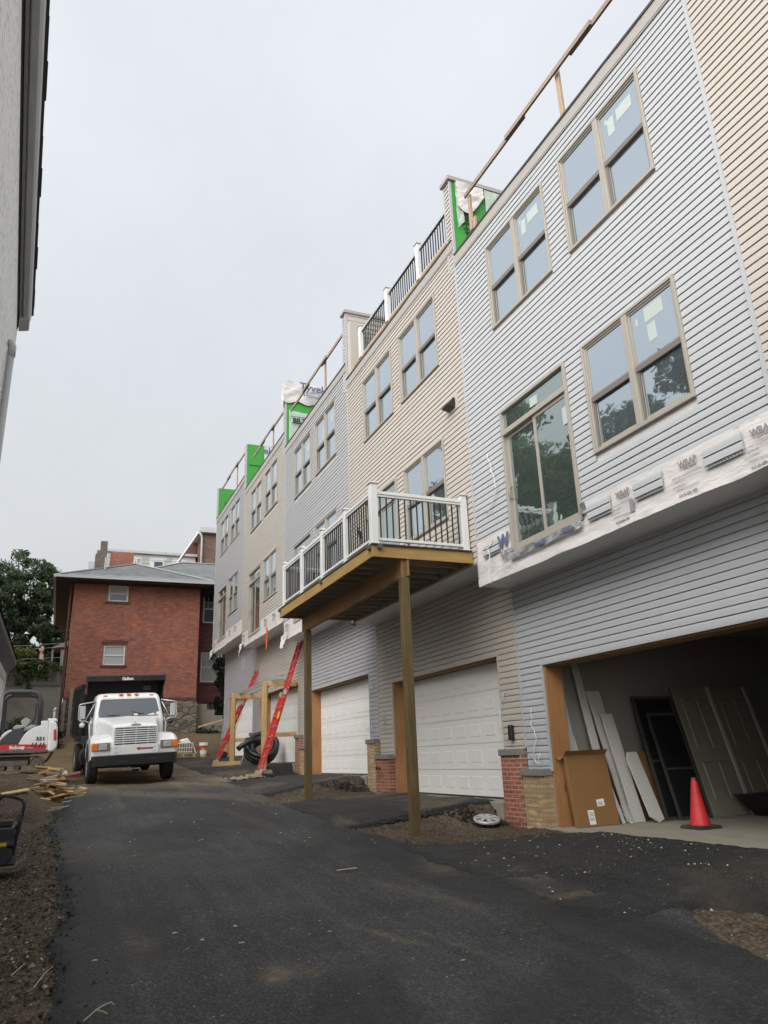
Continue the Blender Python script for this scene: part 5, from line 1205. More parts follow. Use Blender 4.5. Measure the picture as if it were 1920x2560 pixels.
text('INTERNATIONAL', .033, M['chrome'], (.15,-1.085,.932), (1,0,0), (0,0,1), tk, ext=.001, xs=1.05)
# grille
b = MB(); b.box(-.545,.545,-1.055,-.95,1.055,1.50); b.build('grille_recess', M['black'], tk)
g = MB(); 
for (a, c, d, e) in ((-.57,.57,1.03,1.06),(-.57,.57,1.50,1.53),(-.57,-.545,1.06,1.50),(.545,.57,1.06,1.50)): g.box(a,c,-1.075,-1.0,d,e)
gf = g.build('grille_surround', W_, tk, bevel=.008)
for k in range(7):
    z = 1.095+k*.058; g = MB(); g.box(-.545,.545,-1.078,-1.05,z,z+.03); g.build('grille_bar', W_, gf, bevel=.004)
for x in (-.32, 0, .32): g = MB(); g.box(x-.01,x+.01,-1.072,-1.05,1.06,1.5); g.build('grille_rib', M['chrome'], gf)
# cab
def cabsec(z, w, yf, yb, r=.10, n=4):
    pts = []
    for (cx, cy, a0) in ((w-r, yf+r, -math.pi/2), (w-r, yb-r, 0), (-w+r, yb-r, math.pi/2), (-w+r, yf+r, math.pi)):
        for k in range(n+1):
            a = a0+(math.pi/2)*k/n; pts.append((cx+r*math.cos(a), cy+r*math.sin(a), z))
    return pts
b = MB(); loft(b, [cabsec(.78,.95,.5,1.95), cabsec(1.1,.985,.48,1.97), cabsec(1.72,.985,.46,1.97), cabsec(1.80,.97,.50,1.96), cabsec(2.34,.90,.80,1.93), cabsec(2.42,.87,.86,1.90,.14), cabsec(2.47,.80,.97,1.82,.14), cabsec(2.485,.6,1.15,1.65,.14)])
b.build('cab', W_, tk, smooth=True, autos=42)
def rounded(w0, w1, z0, z1, r, n=4):
    """rounded trapezoid in (x,z)"""
    pts = []
    for (cx, cz, a0) in ((w0-r, z0+r, -math.pi/2), (w1-r, z1-r, 0), (-w1+r, z1-r, math.pi/2), (-w0+r, z0+r, math.pi)):
        for k in range(n+1):
            a = a0+(math.pi/2)*k/n; pts.append((cx+r*math.cos(a), cz+r*math.sin(a)))
    return pts
yw = lambda z: .50+(z-1.80)*(.30/.54)
def shieldmesh(w0, w1, z0, z1, r, dy, th): 
    pl = rounded(w0,w1,z0,z1,r); n = len(pl); b = MB()
    cv = lambda x: .05*(x/.9)**2
    vs = [(x, yw(z)+dy+cv(x), z) for x,z in pl]+[(x, yw(z)+dy+th+cv(x), z) for x,z in pl]
    return b.add(vs, [tuple(range(n)), tuple(range(n,2*n))[::-1]]+[(i,(i+1)%n,n+(i+1)%n,n+i) for i in range(n)])
shieldmesh(.905,.825,1.765,2.335,.09,-.035,.03).build('windshield_gasket', M['dark'], tk)
ws = shieldmesh(.875,.80,1.79,2.31,.075,-.045,.012).build('windshield', M['shield'], tk)
b = MB(); b.bar((-.62,.43,1.835),(-.28,.42,1.85),.02,.025); b.bar((-.45,.46,1.845),(-.45,.42,1.80),.02,.02); b.build('wiper', M['black'], tk)
b = MB(); b.bar((.06,.45,1.93),(.40,.42,1.85),.02,.025); b.bar((.22,.44,1.89),(.28,.42,1.82),.02,.02); b.build('wiper', M['black'], tk)
b = MB(); b.box(.12,.24,.435,.44,1.825,1.88); b.build('permit_card', M['label'], ws); b = MB(); b.box(.70,.76,.475,.48,1.84,1.89); b.build('inspection_sticker', M['redmark'], ws)
for s in (-1, 1):
    b = MB(); b.hexa([(s*.99,.68,1.82),(s*.985,1.55,1.82),(s*.96,1.55,1.82),(s*.96,.68,1.82)],[(s*.925,.92,2.28),(s*.925,1.55,2.28),(s*.9,1.55,2.28),(s*.9,.92,2.28)]); b.build('side_window', M['shield'], tk)
    b = MB(); b.tube([(s*1.0,.62,1.18),(s*1.06,.62,1.25),(s*1.08,.66,1.6),(s*1.02,.7,1.72)], .02, 8); b.build('grab_handle', W_, tk, smooth=True)
    b = MB(); b.box(s*.88, s*1.02, .75, 1.5, .45, .50); b.box(s*.88, s*1.02, .75, 1.5, .68, .72); b.build('step', M['truckblack'], tk)
    b = MB(); b.cyl((s*1.02,.55,1.20),(s*1.09,.55,1.22),.045,10); b.build('side_lamp', M['orange'], tk)
for x, z in ((-.66,2.385),(-.22,2.42),(0,2.425),(.22,2.42),(.66,2.385)):
    b = MB(); b.box(x-.055,x+.055,.80 if abs(x) < .5 else .83,.95,z-.005,z+.04); b.build('marker_light', M['orange'], tk, bevel=.006)
for s in (-1, 1):   # door shut lines, hood latch
    b = MB()
    for p, q in (((.70,.86),(.70,1.80)), ((1.62,.86),(1.62,1.80)), ((.70,.86),(1.62,.86))): b.bar((s*.988,p[0],p[1]),(s*.988,q[0],q[1]),.008,.012)
    b.build('door_seam', M['dark'], tk)
    b = MB(); b.box(s*.975,s*1.005,1.42,1.56,1.42,1.47); b.build('door_handle', M['dark'], tk)
    b = MB(); b.bar((s*.66,-1.0,1.06),(s*.80,.1,1.16),.012,.02); b.build('hood_seam', M['dark'], tk)
b = MB(); b.bar((-.60,-1.02,1.035),(.60,-1.02,1.035),.08,.012); b.build('hood_seam', M['dark'], tk)
b = MB(); b.tube([(.45+.16*math.cos(a),.95,1.86+.16*math.sin(a)) for a in [2*math.pi*k/16 for k in range(16)]],.014,6,True); b.build('steering_wheel', M['black'], tk)
# mirrors
def mirror(s):
    fr_ = MB(); o = s*1.0
    fr_.tube([(s*.92,.72,2.26),(s*1.28,.66,2.20),(s*1.36,.66,2.18),(s*1.38,.66,2.12),(s*1.385,.66,1.78),(s*1.35,.66,1.72),(s*1.2,.66,1.72),(s*.98,.68,1.6)], .018, 8)
    fr_.tube([(s*1.2,.66,1.72),(s*.95,.72,2.2)], .016, 8)
    f = fr_.build('mirror_frame', M['chrome'], tk, smooth=True)
    b = MB(); b.box(s*1.20,s*1.36,.64,.72,1.77,2.14); b.build('mirror', M['gutter'], f, bevel=.02)
    return f
m1 = mirror(-1); m2 = mirror(1)
b = MB(); b.lathe([(.001,.62),(.05,.64),(.075,.68),(.07,.73),(.001,.75)],(-1.28,0,1.60),'y',14); b.build('spot_mirror', W_, m1, smooth=True)
b = MB(); b.lathe([(.001,.62),(.06,.64),(.07,.68),(.001,.72)],(1.22,0,1.60),'y',14); b.build('spot_mirror', M['black'], m2, smooth=True)
# lamps
for s in (-1, 1):
    b = MB(); b.box(s*.66,s*1.12,-1.078,-1.0,.93,1.13); hl = b.build('lamp_bezel', M['bezel'], tk, bevel=.01)
    b = MB(); b.box(s*.74,s*.95,-1.088,-1.06,.95,1.10); b.build('headlight', M['lamp'], hl, bevel=.012)
    b = MB(); b.lathe([(.001,-1.09),(.055,-1.092),(.06,-1.086)],(s*.845,0,1.025),'y',14); b.build('headlight_bulb', M['chrome'], hl)
    b = MB(); b.box(s*.97,s*1.13,-1.085,-1.0,.94,1.12); b.build('turn_signal', M['amber'], hl, bevel=.015)
# bumper and front axle
b = MB(); b.prism([(-1.12,-.98),(-1.12,-1.05),(-1.05,-1.16),(1.05,-1.16),(1.12,-1.05),(1.12,-.98)], 'z', .53, .80); b.build('bumper', M['truckblack'], tk, bevel=.015)
b = MB(); b.box(-1.1,1.1,-1.1,-.95,.76,.79); b.box(-.5,-.2,-1.168,-1.15,.62,.64); b.box(.35,.6,-1.168,-1.15,.66,.68); b.build('bumper_trim', M['excgrey'], tk)
b = MB(); b.box(-.42,-.32,-1,6.2,.55,.82); b.box(.32,.42,-1,6.2,.55,.82); b.box(-.9,.9,-.06,.06,.42,.52); b.box(-.35,.35,.2,1.4,.40,.8); b.box(-.9,.9,4.34,4.46,.42,.56); b.box(-.22,.22,4.2,4.6,.35,.65); b.build('chassis', M['truckblack'], tk)
b = MB(); b.box(-.25,.25,-.3,-.2,.36,.40); b.box(-.3,.1,.9,1.0,.34,.5); b.build('axle_part', M['chrome'], tk)
b = MB(); b.cyl((-.95,1.25,.68),(-.95,2.2,.68),.27,18); b.build('fuel_tank', M['truckblack'], tk, smooth=True, autos=40)
b = MB(); b.cyl((.95,1.25,.68),(.95,2.2,.68),.27,18); b.build('fuel_tank', M['truckblack'], tk, smooth=True, autos=40)
def wheel(x, y, w=.27, r=.50):
    b = MB(); h = w/2
    prof = [(.27,-h+.03),(.36,-h),(r-.06,-h),(r-.01,-h+.035)]
    for k in range(5):
        a = -h+.035+(w-.07)*k/5; st = (w-.07)/5
        prof += [(r,a+.006),(r,a+st-.012),(r-.014,a+st-.01),(r-.014,a+st-.002)]
    prof += [(r-.01,h-.035),(r-.06,h),(.36,h),(.27,h-.03)]
    b.lathe(prof, (x,y,r), 'x', 36); t_ = b.build('wheel', M['rubber'], tk, smooth=True, autos=30)
    s = 1 if x > 0 else -1; b = MB(); b.lathe([(.001,s*(h-.09)),(.1,s*(h-.02)),(.13,s*(h-.08)),(.26,s*(h-.05)),(.28,s*(h-.02)),(.27,s*(h-.1)),(.001,s*(h-.12))],(x,y,r),'x',20); b.build('rim', M['gutterd'], t_, smooth=True, autos=30)
wheel(-1.02,0); wheel(1.02,0)
for s in (-1,1): wheel(s*1.07,4.4,.25); wheel(s*.77,4.4,.25)
# tipping body
TB = M['truckblack']
b = MB(); b.box(-1.08,1.08,2.15,2.21,.98,2.9); b.build('headboard', TB, tk)
b = MB(); b.prism([(1.22,2.85),(1.22,3.01),(1.25,3.03),(2.2,3.05),(2.2,2.89)], 'x', -1.13, 1.13); cs = b.build('cab_shield', TB, tk, bevel=.01)
b = MB(); 
for s in (-1, 1): b.add([(s*1.125,1.24,3.0),(s*1.125,1.24,2.83),(s*1.06,2.16,2.15),(s*1.06,2.16,2.9)],[(0,1,2,3)]); b.add([(s*1.115,1.24,3.0),(s*1.115,1.24,2.83),(s*1.05,2.16,2.15),(s*1.05,2.16,2.9)],[(3,2,1,0)])
b.build('shield_gusset', TB, tk)
text('Galion', .125, M['label'], (0,1.215,2.88), (1,0,0), (0,0,1), cs, align='CENTER', bold=.004)
for s in (-1, 1):
    b = MB(); b.box(s*1.10,s*1.22,2.21,5.6,1.15,1.25); b.box(s*1.13,s*1.17,2.21,5.6,1.25,2.72); b.box(s*1.10,s*1.23,2.21,5.6,2.70,2.82); sd_ = b.build('side_wall', TB, tk)
    for k in range(5): b = MB(); b.box(s*1.17,s*1.24,2.25+k*.8,2.33+k*.8,1.25,2.70); b.build('side_rib', TB, sd_)
b = MB(); b.box(-1.13,1.13,2.21,5.6,1.05,1.15); b.box(-1.13,1.13,5.5,5.58,1.15,2.6); b.build('body_floor', TB, tk)
for x in (.66,.76): b = MB(); b.tube([(x+.05*math.cos(a),2.13,2.66+.05*math.sin(a)) for a in [2*math.pi*k/14 for k in range(14)]], .012, 6, True); b.build('lamp_ring', M['gutter'], tk)
b = MB(); b.box(-1.22,-1.02,1.35,1.6,1.05,1.28); b.build('tool_box', M['excgrey'], tk)
b = MB(); b.tube([(-1.1,2.6,2.2),(-1.2,2.4,1.9),(-1.25,2.0,1.75),(-1.1,1.95,1.6)], .03, 8); b.build('exhaust_stack', M['gutterd'], tk, smooth=True)
# ------------------------------------------------------------------ small excavator, seen side on
EY = 22.6
def E3(x, y, Y=EY):
    v = onY(x/3.95, 1640+y/3.95, Y); return (v.x, v.z)
ex = thing('mini_excavator', (-.75, EY+.6, -.05), 'small white and red tracked excavator with an open black roll bar', 'excavator')
def eprism(name, pts, a, c, m_, parent=None, bevel=.02, smooth=False): 
    b = MB(); b.prism([E3(*p) for p in pts], 'y', EY+a, EY+c); return b.build(name, M[m_], parent or ex, bevel=bevel)
# extrude in y: polygon is (x,z)
body = eprism('engine_cover', [(405,640),(480,636),(480,690),(470,930),(180,872),(205,828),(235,780),(275,740),(330,705),(380,688),(405,684)], .05, 1.25, 'excwhite')
cw = eprism('counterweight', [(482,636),(540,644),(562,668),(570,705),(566,800),(568,850),(560,905),(520,945),(478,950),(470,930)], 0, 1.3, 'excwhite', bevel=.05)
eprism('hood_cap', [(470,612),(560,612),(572,640),(478,640)], .2, 1.1, 'excwhite')
eprism('red_stripe', [(-160,872),(-60,876),(0,878),(60,873),(460,872),(448,925),(0,930),(-160,932)], .03, .06, 'excred', bevel=.004)
eprism('lower_frame', [(-170,930),(455,926),(470,952),(300,960),(-170,968)], .0, 1.3, 'trackm', bevel=.02)
eprism('front_cowl', [(-160,880),(-20,805),(60,742),(110,722),(122,735),(60,778),(10,822),(-20,872)], .1, 1.2, 'excwhite')
eprism('footwell', [(-10,872),(10,822),(110,738),(135,720),(215,705),(235,780),(180,872)], .12, 1.15, 'excgrey')
eprism('seat_base', [(215,750),(225,712),(300,672),(362,680),(300,712)], .3, .95, 'seat')
eprism('seat_back', [(200,632),(252,596),(306,625),(262,690),(222,712)], .35, .9, 'seat')
eprism('console', [(120,705),(160,675),(225,680),(235,705),(130,725)], .15, .4, 'seat')
eprism('tail_lamp', [(530,728),(556,718),(560,830),(528,835)], -.012, .1, 'excred', bevel=.01)
for k, xx in enumerate((305, 340, 383, 415)): eprism('vent_slot', [(xx,900),(xx+10,900),(xx+24,855),(xx+14,855)], .018, .032, 'black', bevel=0)
for pts in ((100,655,118,690),(140,648,128,690)):
    b = MB(); x, z = E3(pts[0],pts[1]); x2, z2 = E3(pts[2],pts[3]); b.tube([(x-.03,EY+.4,z),(x,EY+.4,z-.02),(x2,EY+.4,z2)], .016, 8); b.build('control_lever', M['black'], ex, smooth=True)
b = MB(); pts = [(393,685),(400,450),(400,430),(392,398),(375,372),(345,356),(300,350),(110,350),(75,356),(45,375),(22,410),(5,640),(-5,800)]
b.tube([(E3(*p)[0],EY+.15,E3(*p)[1]) for p in pts], .062, 12); rb = b.build('roll_bar', M['excgrey'], ex, smooth=True)
b = MB(); b.tube([(E3(*p)[0],EY+1.15,E3(*p)[1]) for p in pts], .062, 12); b.build('roll_bar', M['excgrey'], ex, smooth=True)
b = MB(); x0, z0 = E3(110,356); x1, z1 = E3(300,356); b.box(x0,x1,EY+.2,EY+1.1,z0-.035,z0+.01); b.build('roof_plate', M['excgrey'], ex)
b = MB(); b.tube([(E3(*p)[0],EY+.3,E3(*p)[1]) for p in ((315,655),(350,600),(352,500),(360,470),(385,460))], .016, 8); b.build('hand_rail', M['black'], ex, smooth=True)
b = MB(); x, z = E3(532,610); b.cyl((x,EY+.5,z-.02),(x,EY+.5,z+.2),.032,12); b.tube([(x,EY+.5,z+.19),(x+.0,EY+.5,z+.25),(x+.02,EY+.44,z+.27)],.036,10); b.build('exhaust', M['gutter'], ex, smooth=True)
x, z = E3(350, 832); text('331', .125, M['black'], (x, EY+.028, z), (1,0,0), (0,0,1), body, bold=.004, xs=1.25)
x, z = E3(88, 921); text('Bobcat', .125, M['label'], (x, EY+.022, z), (1,0,0), (0,0,1), body, bold=.004, xs=.98)
b = MB(); x, z = E3(225, 908); b.add([(x-.05,EY+.024,z+.035),(x-.02,EY+.024,z+.02),(x+.02,EY+.024,z+.02),(x+.05,EY+.024,z+.035),(x+.03,EY+.024,z-.03),(x,EY+.024,z-.05),(x-.03,EY+.024,z-.03)],[tuple(range(7))]); b.build('head_emblem', M['label'], body)
text('X-SERIES', .04, M['label'], (x+.09, EY+.022, z-.02), (1,0,0), (0,0,1), body)
# tracks
def track(a, c, nm):
    xr, zt = E3(355,1055); R0 = .20; xl = xr-1.75; b = MB(); pts = []
    for k in range(13): t = -math.pi/2+math.pi*k/12; pts.append((xr+R0*math.cos(t), zt+R0*math.sin(t)))
    for k in range(13): t = math.pi/2+math.pi*k/12; pts.append((xl+R0*math.cos(t), zt+R0*math.sin(t)))
    n = len(pts); inn = [(x+(((xr if x > (xl+xr)/2 else xl)-x)*.16), z+(zt-z)*.16) for x, z in pts]
    vs = [(x,EY+a,z) for x,z in pts]+[(x,EY+c,z) for x,z in pts]+[(x,EY+a,z) for x,z in inn]+[(x,EY+c,z) for x,z in inn]; fs = []
    for i in range(n):
        j = (i+1) % n; fs += [(i,j,n+j,n+i),(2*n+i,3*n+i,3*n+j,2*n+j),(i,2*n+i,2*n+j,j),(n+i,n+j,3*n+j,3*n+i)]
    b.add(vs, fs); t_ = b.build('track', M['trackm'], ex, bevel=.01)
    for x, r in ((xr,.15),(xl,.15),(xr-.45,.07),(xr-.8,.07),(xr-1.15,.07)):
        zz = zt if r > .1 else zt-.11; b = MB(); b.lathe([(.001,a+.02),(r*.4,a+.0),(r*.45,a+.03),(r*.8,a+.04),(r,a+.01),(r,c-.02),(.001,c-.02)],(x,EY,zz),'y',18); b.build('roller', M['trackm'], t_, smooth=True, autos=35)
    b = MB(); b.box(xl+.1,xr-.2,EY+a+.06,EY+c-.05,zt-.06,zt+.07); b.build('track_frame', M['trackm'], t_)
track(0, .32, 'near'); track(1.0, 1.32, 'far')
b = MB(); x, z = E3(250,975); b.box(x-.8,x+.1,EY+.3,EY+1.0,z-.25,z+.03); b.build('undercarriage', M['trackm'], ex)
b = MB(); x, z = E3(480,1020); b.tube([(E3(*p)[0],EY+.5,E3(*p)[1]) for p in ((420,1050),(460,1030),(510,960),(520,940))], .03, 8); b.build('rear_linkage', M['trackm'], ex)
# ------------------------------------------------------------------ plate compactor at the lower left edge
pc = thing('plate_compactor', (-.5, 11.1, -1.14), 'black plate compactor with a folding tube handle at the left edge of the road', 'compactor')
def C3(x, y, Y=11.1): v = onY(x/3.95, 1640+y/3.95, Y); return (v.x, Y, v.z)
b = MB(); b.tube([C3(-80,1720,11.3),C3(-60,1560,11.3),C3(-10,1420,11.3),C3(20,1390,11.3),C3(55,1378,11.25),C3(180,1405,11.0),C3(225,1425,10.98),C3(240,1460,10.97),C3(235,1500,10.97),C3(200,1640,10.97),C3(150,1830,11.0),C3(120,1990,11.0),C3(80,2040,11.0)], .022, 10); b.build('handle', M['black'], pc, smooth=True)
b = MB(); b.tube([C3(190,1655,10.97),C3(150,1700,10.99),C3(120,1715,11.05),C3(0,1690,11.2),C3(-70,1680,11.3)], .02, 8); b.build('cross_bar', M['black'], pc, smooth=True)
b = MB(); b.lathe([(.02,-.0),(.03,.02),(.03,.1),(.02,.12)],(C3(205,1590)[0],10.97,C3(205,1590)[2]-.06),'z',10); b.build('hinge', M['excgrey'], pc)
x, _, z = C3(60,1790); b = MB(); b.box(x-.25,x+.10,10.95,11.35,z-.10,z+.12); eng = b.build('engine', M['excgrey'], pc, bevel=.02)
b = MB(); b.box(x-.12,x+.06,11.0,11.2,z+.12,z+.2); b.build('air_filter', M['black'], eng, bevel=.02)
b = MB(); b.box(x-.2,x+.02,10.935,10.951,z-.09,z-.05); b.build('warning_label', M['yellow'], eng)
b = MB(); b.lathe([(.001,-.02),(.10,-.02),(.11,0),(.11,.05),(.001,.05)],(x-.02,10.93,z-.2),'y',22); b.build('belt_cover', M['truckblack'], pc, smooth=True, autos=35)
b = MB()
for k in range(6): b.box(x-.24,x+.09,10.94,11.36,z-.02+.022*k,z-.012+.022*k)
b.build('cooling_fin', M['black'], eng)
x2, _, z2 = C3(60,2090); b = MB(); b.prism([(x2-.35,z2+.10),(x2-.28,z2+.0),(x2+.12,z2+.0),(x2+.21,z2+.09),(x2+.20,z2+.105),(x2+.11,z2+.03),(x2-.27,z2+.03)], 'y', 10.85, 11.4); b.build('base_plate', M['trackm'], pc, bevel=.006)
b = MB(); b.hexa([(x2-.25,10.95,z2+.03),(x2+.1,10.95,z2+.03),(x2+.1,11.3,z2+.03),(x2-.25,11.3,z2+.03)],[(x2-.2,11.0,z-.1),(x2+.06,11.0,z-.1),(x2+.06,11.25,z-.1),(x2-.2,11.25,z-.1)]); b.build('exciter_housing', M['truckblack'], pc, bevel=.02)
# ------------------------------------------------------------------ old brick house closing the lane
bh = thing('brick_house', (3.4, 41, 1.2), 'old red brick house with grey hipped roof and stone base closing the lane', 'house')
X0, X1, BY = .18, 6.6, 41.0; ZS, ZW = 3.12, 9.25
def opening_wall(name, m_, x0, x1, y, z0, z1, holes, depth=.25):
    b = MB(); xs = sorted({x0, x1, *[h[0] for h in holes], *[h[1] for h in holes]}); zs = sorted({z0, z1, *[h[2] for h in holes], *[h[3] for h in holes]})
    for xa, xb in zip(xs, xs[1:]):
        for za, zb in zip(zs, zs[1:]):
            if not any(h[0] < (xa+xb)/2 < h[1] and h[2] < (za+zb)/2 < h[3] for h in holes): b.box(xa, xb, y, y+depth, za, zb)
    return b.build(name, M[m_], bh)
HW = [(1.86, 2.86, 8.24, 9.10), (1.84, 2.90, 4.95, 5.96)]
opening_wall('wall', 'oldbrick', X0, X1, BY, ZS, ZW, HW)
b = MB(); b.box(X0, X0+.25, BY+.25, 56, ZS, ZW); b.box(X1-.25, X1, BY+.25, 43, ZS, ZW); b.build('wall', M['oldbrick'], bh)
b = MB(); b.box(X0-.06, X1+.05, BY-.07, BY+.3, .4, ZS-.002); b.box(X0-.06, X0+.2, BY+.3, 56, .4, ZS-.002); b.box(X1-.2, X1+.05, BY+.3, 43, .4, ZS-.002); b.build('stone_base', M['stonebase'], bh)
b = MB(); b.box(X0-.02, X1+.01, BY-.03, BY+.0, ZS, ZS+.2); b.build('soldier_course', M['wingbrick'], bh)
b = MB(); b.box(X0+.3, X1-.3, BY+.4, 55, 1, 9.3); b.build('carcass', M['eave'], bh)
def bwin(h, y=BY, white=True, blind=0, mun=False, m_='white'):
    x0, x1, z0, z1 = h; b = MB(); ring2(b, x0, x1, y+.06, y+.16, z0, z1, .085); f = b.build('window', M[m_], bh)
    zm = (z0+z1)/2; b = MB(); b.box(x0+.08, x1-.08, y+.07, y+.13, zm-.035, zm+.035); b.build('sash_bar', M[m_], f)
    MB().box(x0+.08, x1-.08, y+.12, y+.13, z0+.08, z1-.08).build('pane', M['shadepane'], f)
    if blind == 1: MB().box(x0+.09, x1-.09, y+.10, y+.115, zm, z1-.08).build('blind', M['curtain'], f)
    if blind == 2:
        MB().box(x0+.10, x1-.10, y+.10, y+.115, z0+.10, z1-.10).build('curtain', M['curtain'], f)
    if mun:
        b = MB(); w3 = (x1-x0)/3
        for k in (1,2): b.box(x0+w3*k-.012, x0+w3*k+.012, y+.09, y+.118, zm, z1-.06)
        b.box(x0+.06, x1-.06, y+.09, y+.118, (zm+z1)/2-.012, (zm+z1)/2+.012); b.build('muntin', M[m_], f)
    b = MB(); b.box(x0-.12, x1+.12, y-.05, y+.06, z0-.12, z0-.002); b.build('sill', M['wingbrick'], f)
    b = MB(); n = 12
    for k in range(n):
        u0 = x0-.12+(x1-x0+.24)*k/n; u1 = u0+(x1-x0+.24)/n*.86; r0 = .05*math.sin(math.pi*k/n); b.box(u0, u1, y-.02, y+.02, z1+.02+r0, z1+.22+r0)
    b.build('arch', M['wingbrick'], f)
def ring2(mb, x0, x1, y0, y1, z0, z1, w):
    mb.box(x0,x0+w,y0,y1,z0,z1); mb.box(x1-w,x1,y0,y1,z0,z1); mb.box(x0+w,x1-w,y0,y1,z0,z0+w); mb.box(x0+w,x1-w,y0,y1,z1-w,z1)
M['shadepane'] = glass('old_window_glass', (.02,.022,.025), .2, (.85,.9,1), .02)
bwin(HW[0], blind=1); bwin(HW[1], blind=2)
# recessed wing on the right
WY = 43.0; WW = [(7.12, 8.0, 7.62, 9.25), (7.1, 8.12, 4.3, 5.97), (8.2, 9.2, 4.3, 5.97), (7.4, 8.5, 2.3, 3.2)]
opening_wall('wing_wall', 'wingbrick', X1, 14, WY, .4, 9.9, WW)
b = MB(); b.box(X1+.1, 13.8, WY+.4, 55, 1, 9.8); b.build('carcass', M['eave'], bh)
bwin(WW[0], WY, mun=True); bwin(WW[1], WY, blind=2, mun=True); bwin(WW[2], WY, blind=0)
b = MB(); b.box(7.4, 8.5, WY+.1, WY+.15, 2.3, 3.2); gb = b.build('glass_block_window', M['bluedark'], bh)
b = MB()
for k in range(6): b.box(7.38+.22*k, 7.42+.22*k, WY+.06, WY+.1, 2.3, 3.2)
for k in range(4): b.box(7.4, 8.5, WY+.06, WY+.1, 2.28+.3*k, 2.32+.3*k)
b.build('block_joint', M['concrete'], gb)
# roofs
EX0, EX1, EYF, EZ = -.72, 7.45, 40.1, 9.34
b = MB(); b.add([(EX0,EYF,EZ),(EX1,EYF,EZ),((EX0+EX1)/2,EYF+4.08,11.12),((EX0+EX1)/2,57,11.12),(EX0,57,EZ),(EX1,57,EZ)], [(0,1,2),(0,2,3,4),(1,5,3,2)])
b.add([(EX0,EYF,EZ-.05),(EX1,EYF,EZ-.05),(EX1,57,EZ-.05),(EX0,57,EZ-.05)], [(0,1,2,3)]); rf = b.build('roof', M['shingle'], bh)
b = MB()
for p, q in (((EX0,EYF,EZ+.02),((EX0+EX1)/2,EYF+4.08,11.15)), ((EX1,EYF,EZ+.02),((EX0+EX1)/2,EYF+4.08,11.15)), (((EX0+EX1)/2,EYF+4.08,11.15),((EX0+EX1)/2,57,11.15))): b.bar(p, q, .22, .05)
b.build('hip_cap', M['gutterd'], rf)
b = MB(); b.add([(2.5,42.1,9.95),(16,42.1,9.95),(11,48,12.35),(6.45,48,12.35),(2.5,54,9.95),(16,54,9.95)], [(0,1,2,3),(0,3,4),(3,2,5,4),(1,5,2)]); r2 = b.build('roof', M['shingle'], bh)
b = MB(); b.bar((2.5,42.1,9.98),(6.45,48,12.38),.22,.05); b.bar((6.4,48,12.38),(11,48,12.38),.22,.05); b.build('hip_cap', M['gutterd'], r2)
b = MB(); b.box(EX0, EX1, EYF-.12, EYF, EZ-.14, EZ); b.box(EX0-.12, EX0, EYF-.12, 57, EZ-.16, EZ-.02); b.build('gutter', M['gutter'], bh)
b = MB(); b.box(EX0+.01, X0-.01, EYF+.01, 57, EZ-.22, EZ-.07); b.box(X0-.01, EX1-.01, EYF+.01, BY-.01, EZ-.22, EZ-.07); b.box(X1+.02, 9.5, EYF+1.4, WY-.01, EZ-.2, EZ-.08); b.build('soffit', M['eave'], bh)
b = MB()
for k in range(9): b.cyl((EX0+.9+k*.82,EYF+.05,EZ-.0),(EX0+.9+k*.82,EYF+.05,EZ+.1),.018,5)
b.cyl((EX0+.6,EYF+.05,EZ+.07),(EX1-.3,EYF+.05,EZ+.07),.02,6); b.build('snow_guard', M['gutterd'], rf)
vp_ = MB(); vp_.cyl((1.64,42.2,9.8),(1.64,42.2,10.9),.05,8); vp_.lathe([(.2,10.05),(.09,10.2),(.001,10.2)],(1.64,42.2,0),'z',10); vp_.build('vent_pipe', M['gutterd'], rf)
dp = MB(); dp.cyl((X0-.14,BY+.15,1.3),(X0-.14,BY+.15,ZW),.06,8); dp.build('downpipe', M['hose'], bh)
dp = MB(); dp.box(X0+.25,X0+.40,BY-.25,BY-.1,.6,3.8); tag(dp.build('timber_post', M['greyrail']), 'taller weathered timber post against the stone base at the house corner', 'post')
dp = MB(); dp.box(X0-.02,X0+.1,BY-.3,BY-.15,.6,3.2); tag(dp.build('timber_post', M['greyrail']), 'shorter weathered timber post at the very corner of the brick house', 'post')
# concrete stepped wall by the wing
sw = MB(); sw.prism([(6.64,.6),(6.64,3.02),(7.3,3.02),(7.3,2.72),(7.72,2.72),(7.72,2.42),(8.15,2.42),(8.15,2.12),(8.6,2.12),(8.6,.6)], 'y', 41.6, 42.9)
tag(sw.build('stepped_wall', M['concrete'], bevel=.02), 'grey concrete stair wall with a stepped top beside the brick house', 'wall')
# ------------------------------------------------------------------ houses up the hill
b2 = thing('dormer_house', (6, 60, 3), 'white and pale green dormered house behind the grey roof', 'house')
MB().box(2.4, 9.2, 60.2, 70, 3, 16.0).build('wall', M['white'], b2)
for x0, x1 in ((2.42,2.62),(5.0,5.55),(6.95,7.35)): 
    b = MB()
    for k in range(6): b.hexa([(x0,60.15,14.2+.27*k),(x1,60.15,14.2+.27*k),(x1,60.2,14.2+.27*k),(x0,60.2,14.2+.27*k)],[(x0,60.18,14.45+.27*k),(x1,60.18,14.45+.27*k),(x1,60.2,14.45+.27*k),(x0,60.2,14.45+.27*k)])
    b.build('siding_panel', M['greensid'], b2)
b = MB(); b.box(2.3, 9.3, 59.9, 70, 16.0, 16.2); b.build('roof', M['gutterd'], b2)
for x0, x1 in ((5.85,6.75),(4.42,4.7),(7.55,8.35)):
    b = MB(); ring2(b, x0, x1, 60.08, 60.19, 13.6, 15.55, .12); b.box(x0-.08,x1+.08,60.05,60.19,15.55,15.65); f = b.build('window', M['white'], b2); MB().box(x0+.12,x1-.12,60.12,60.14,13.7,15.43).build('pane', M['shadepane'], f)
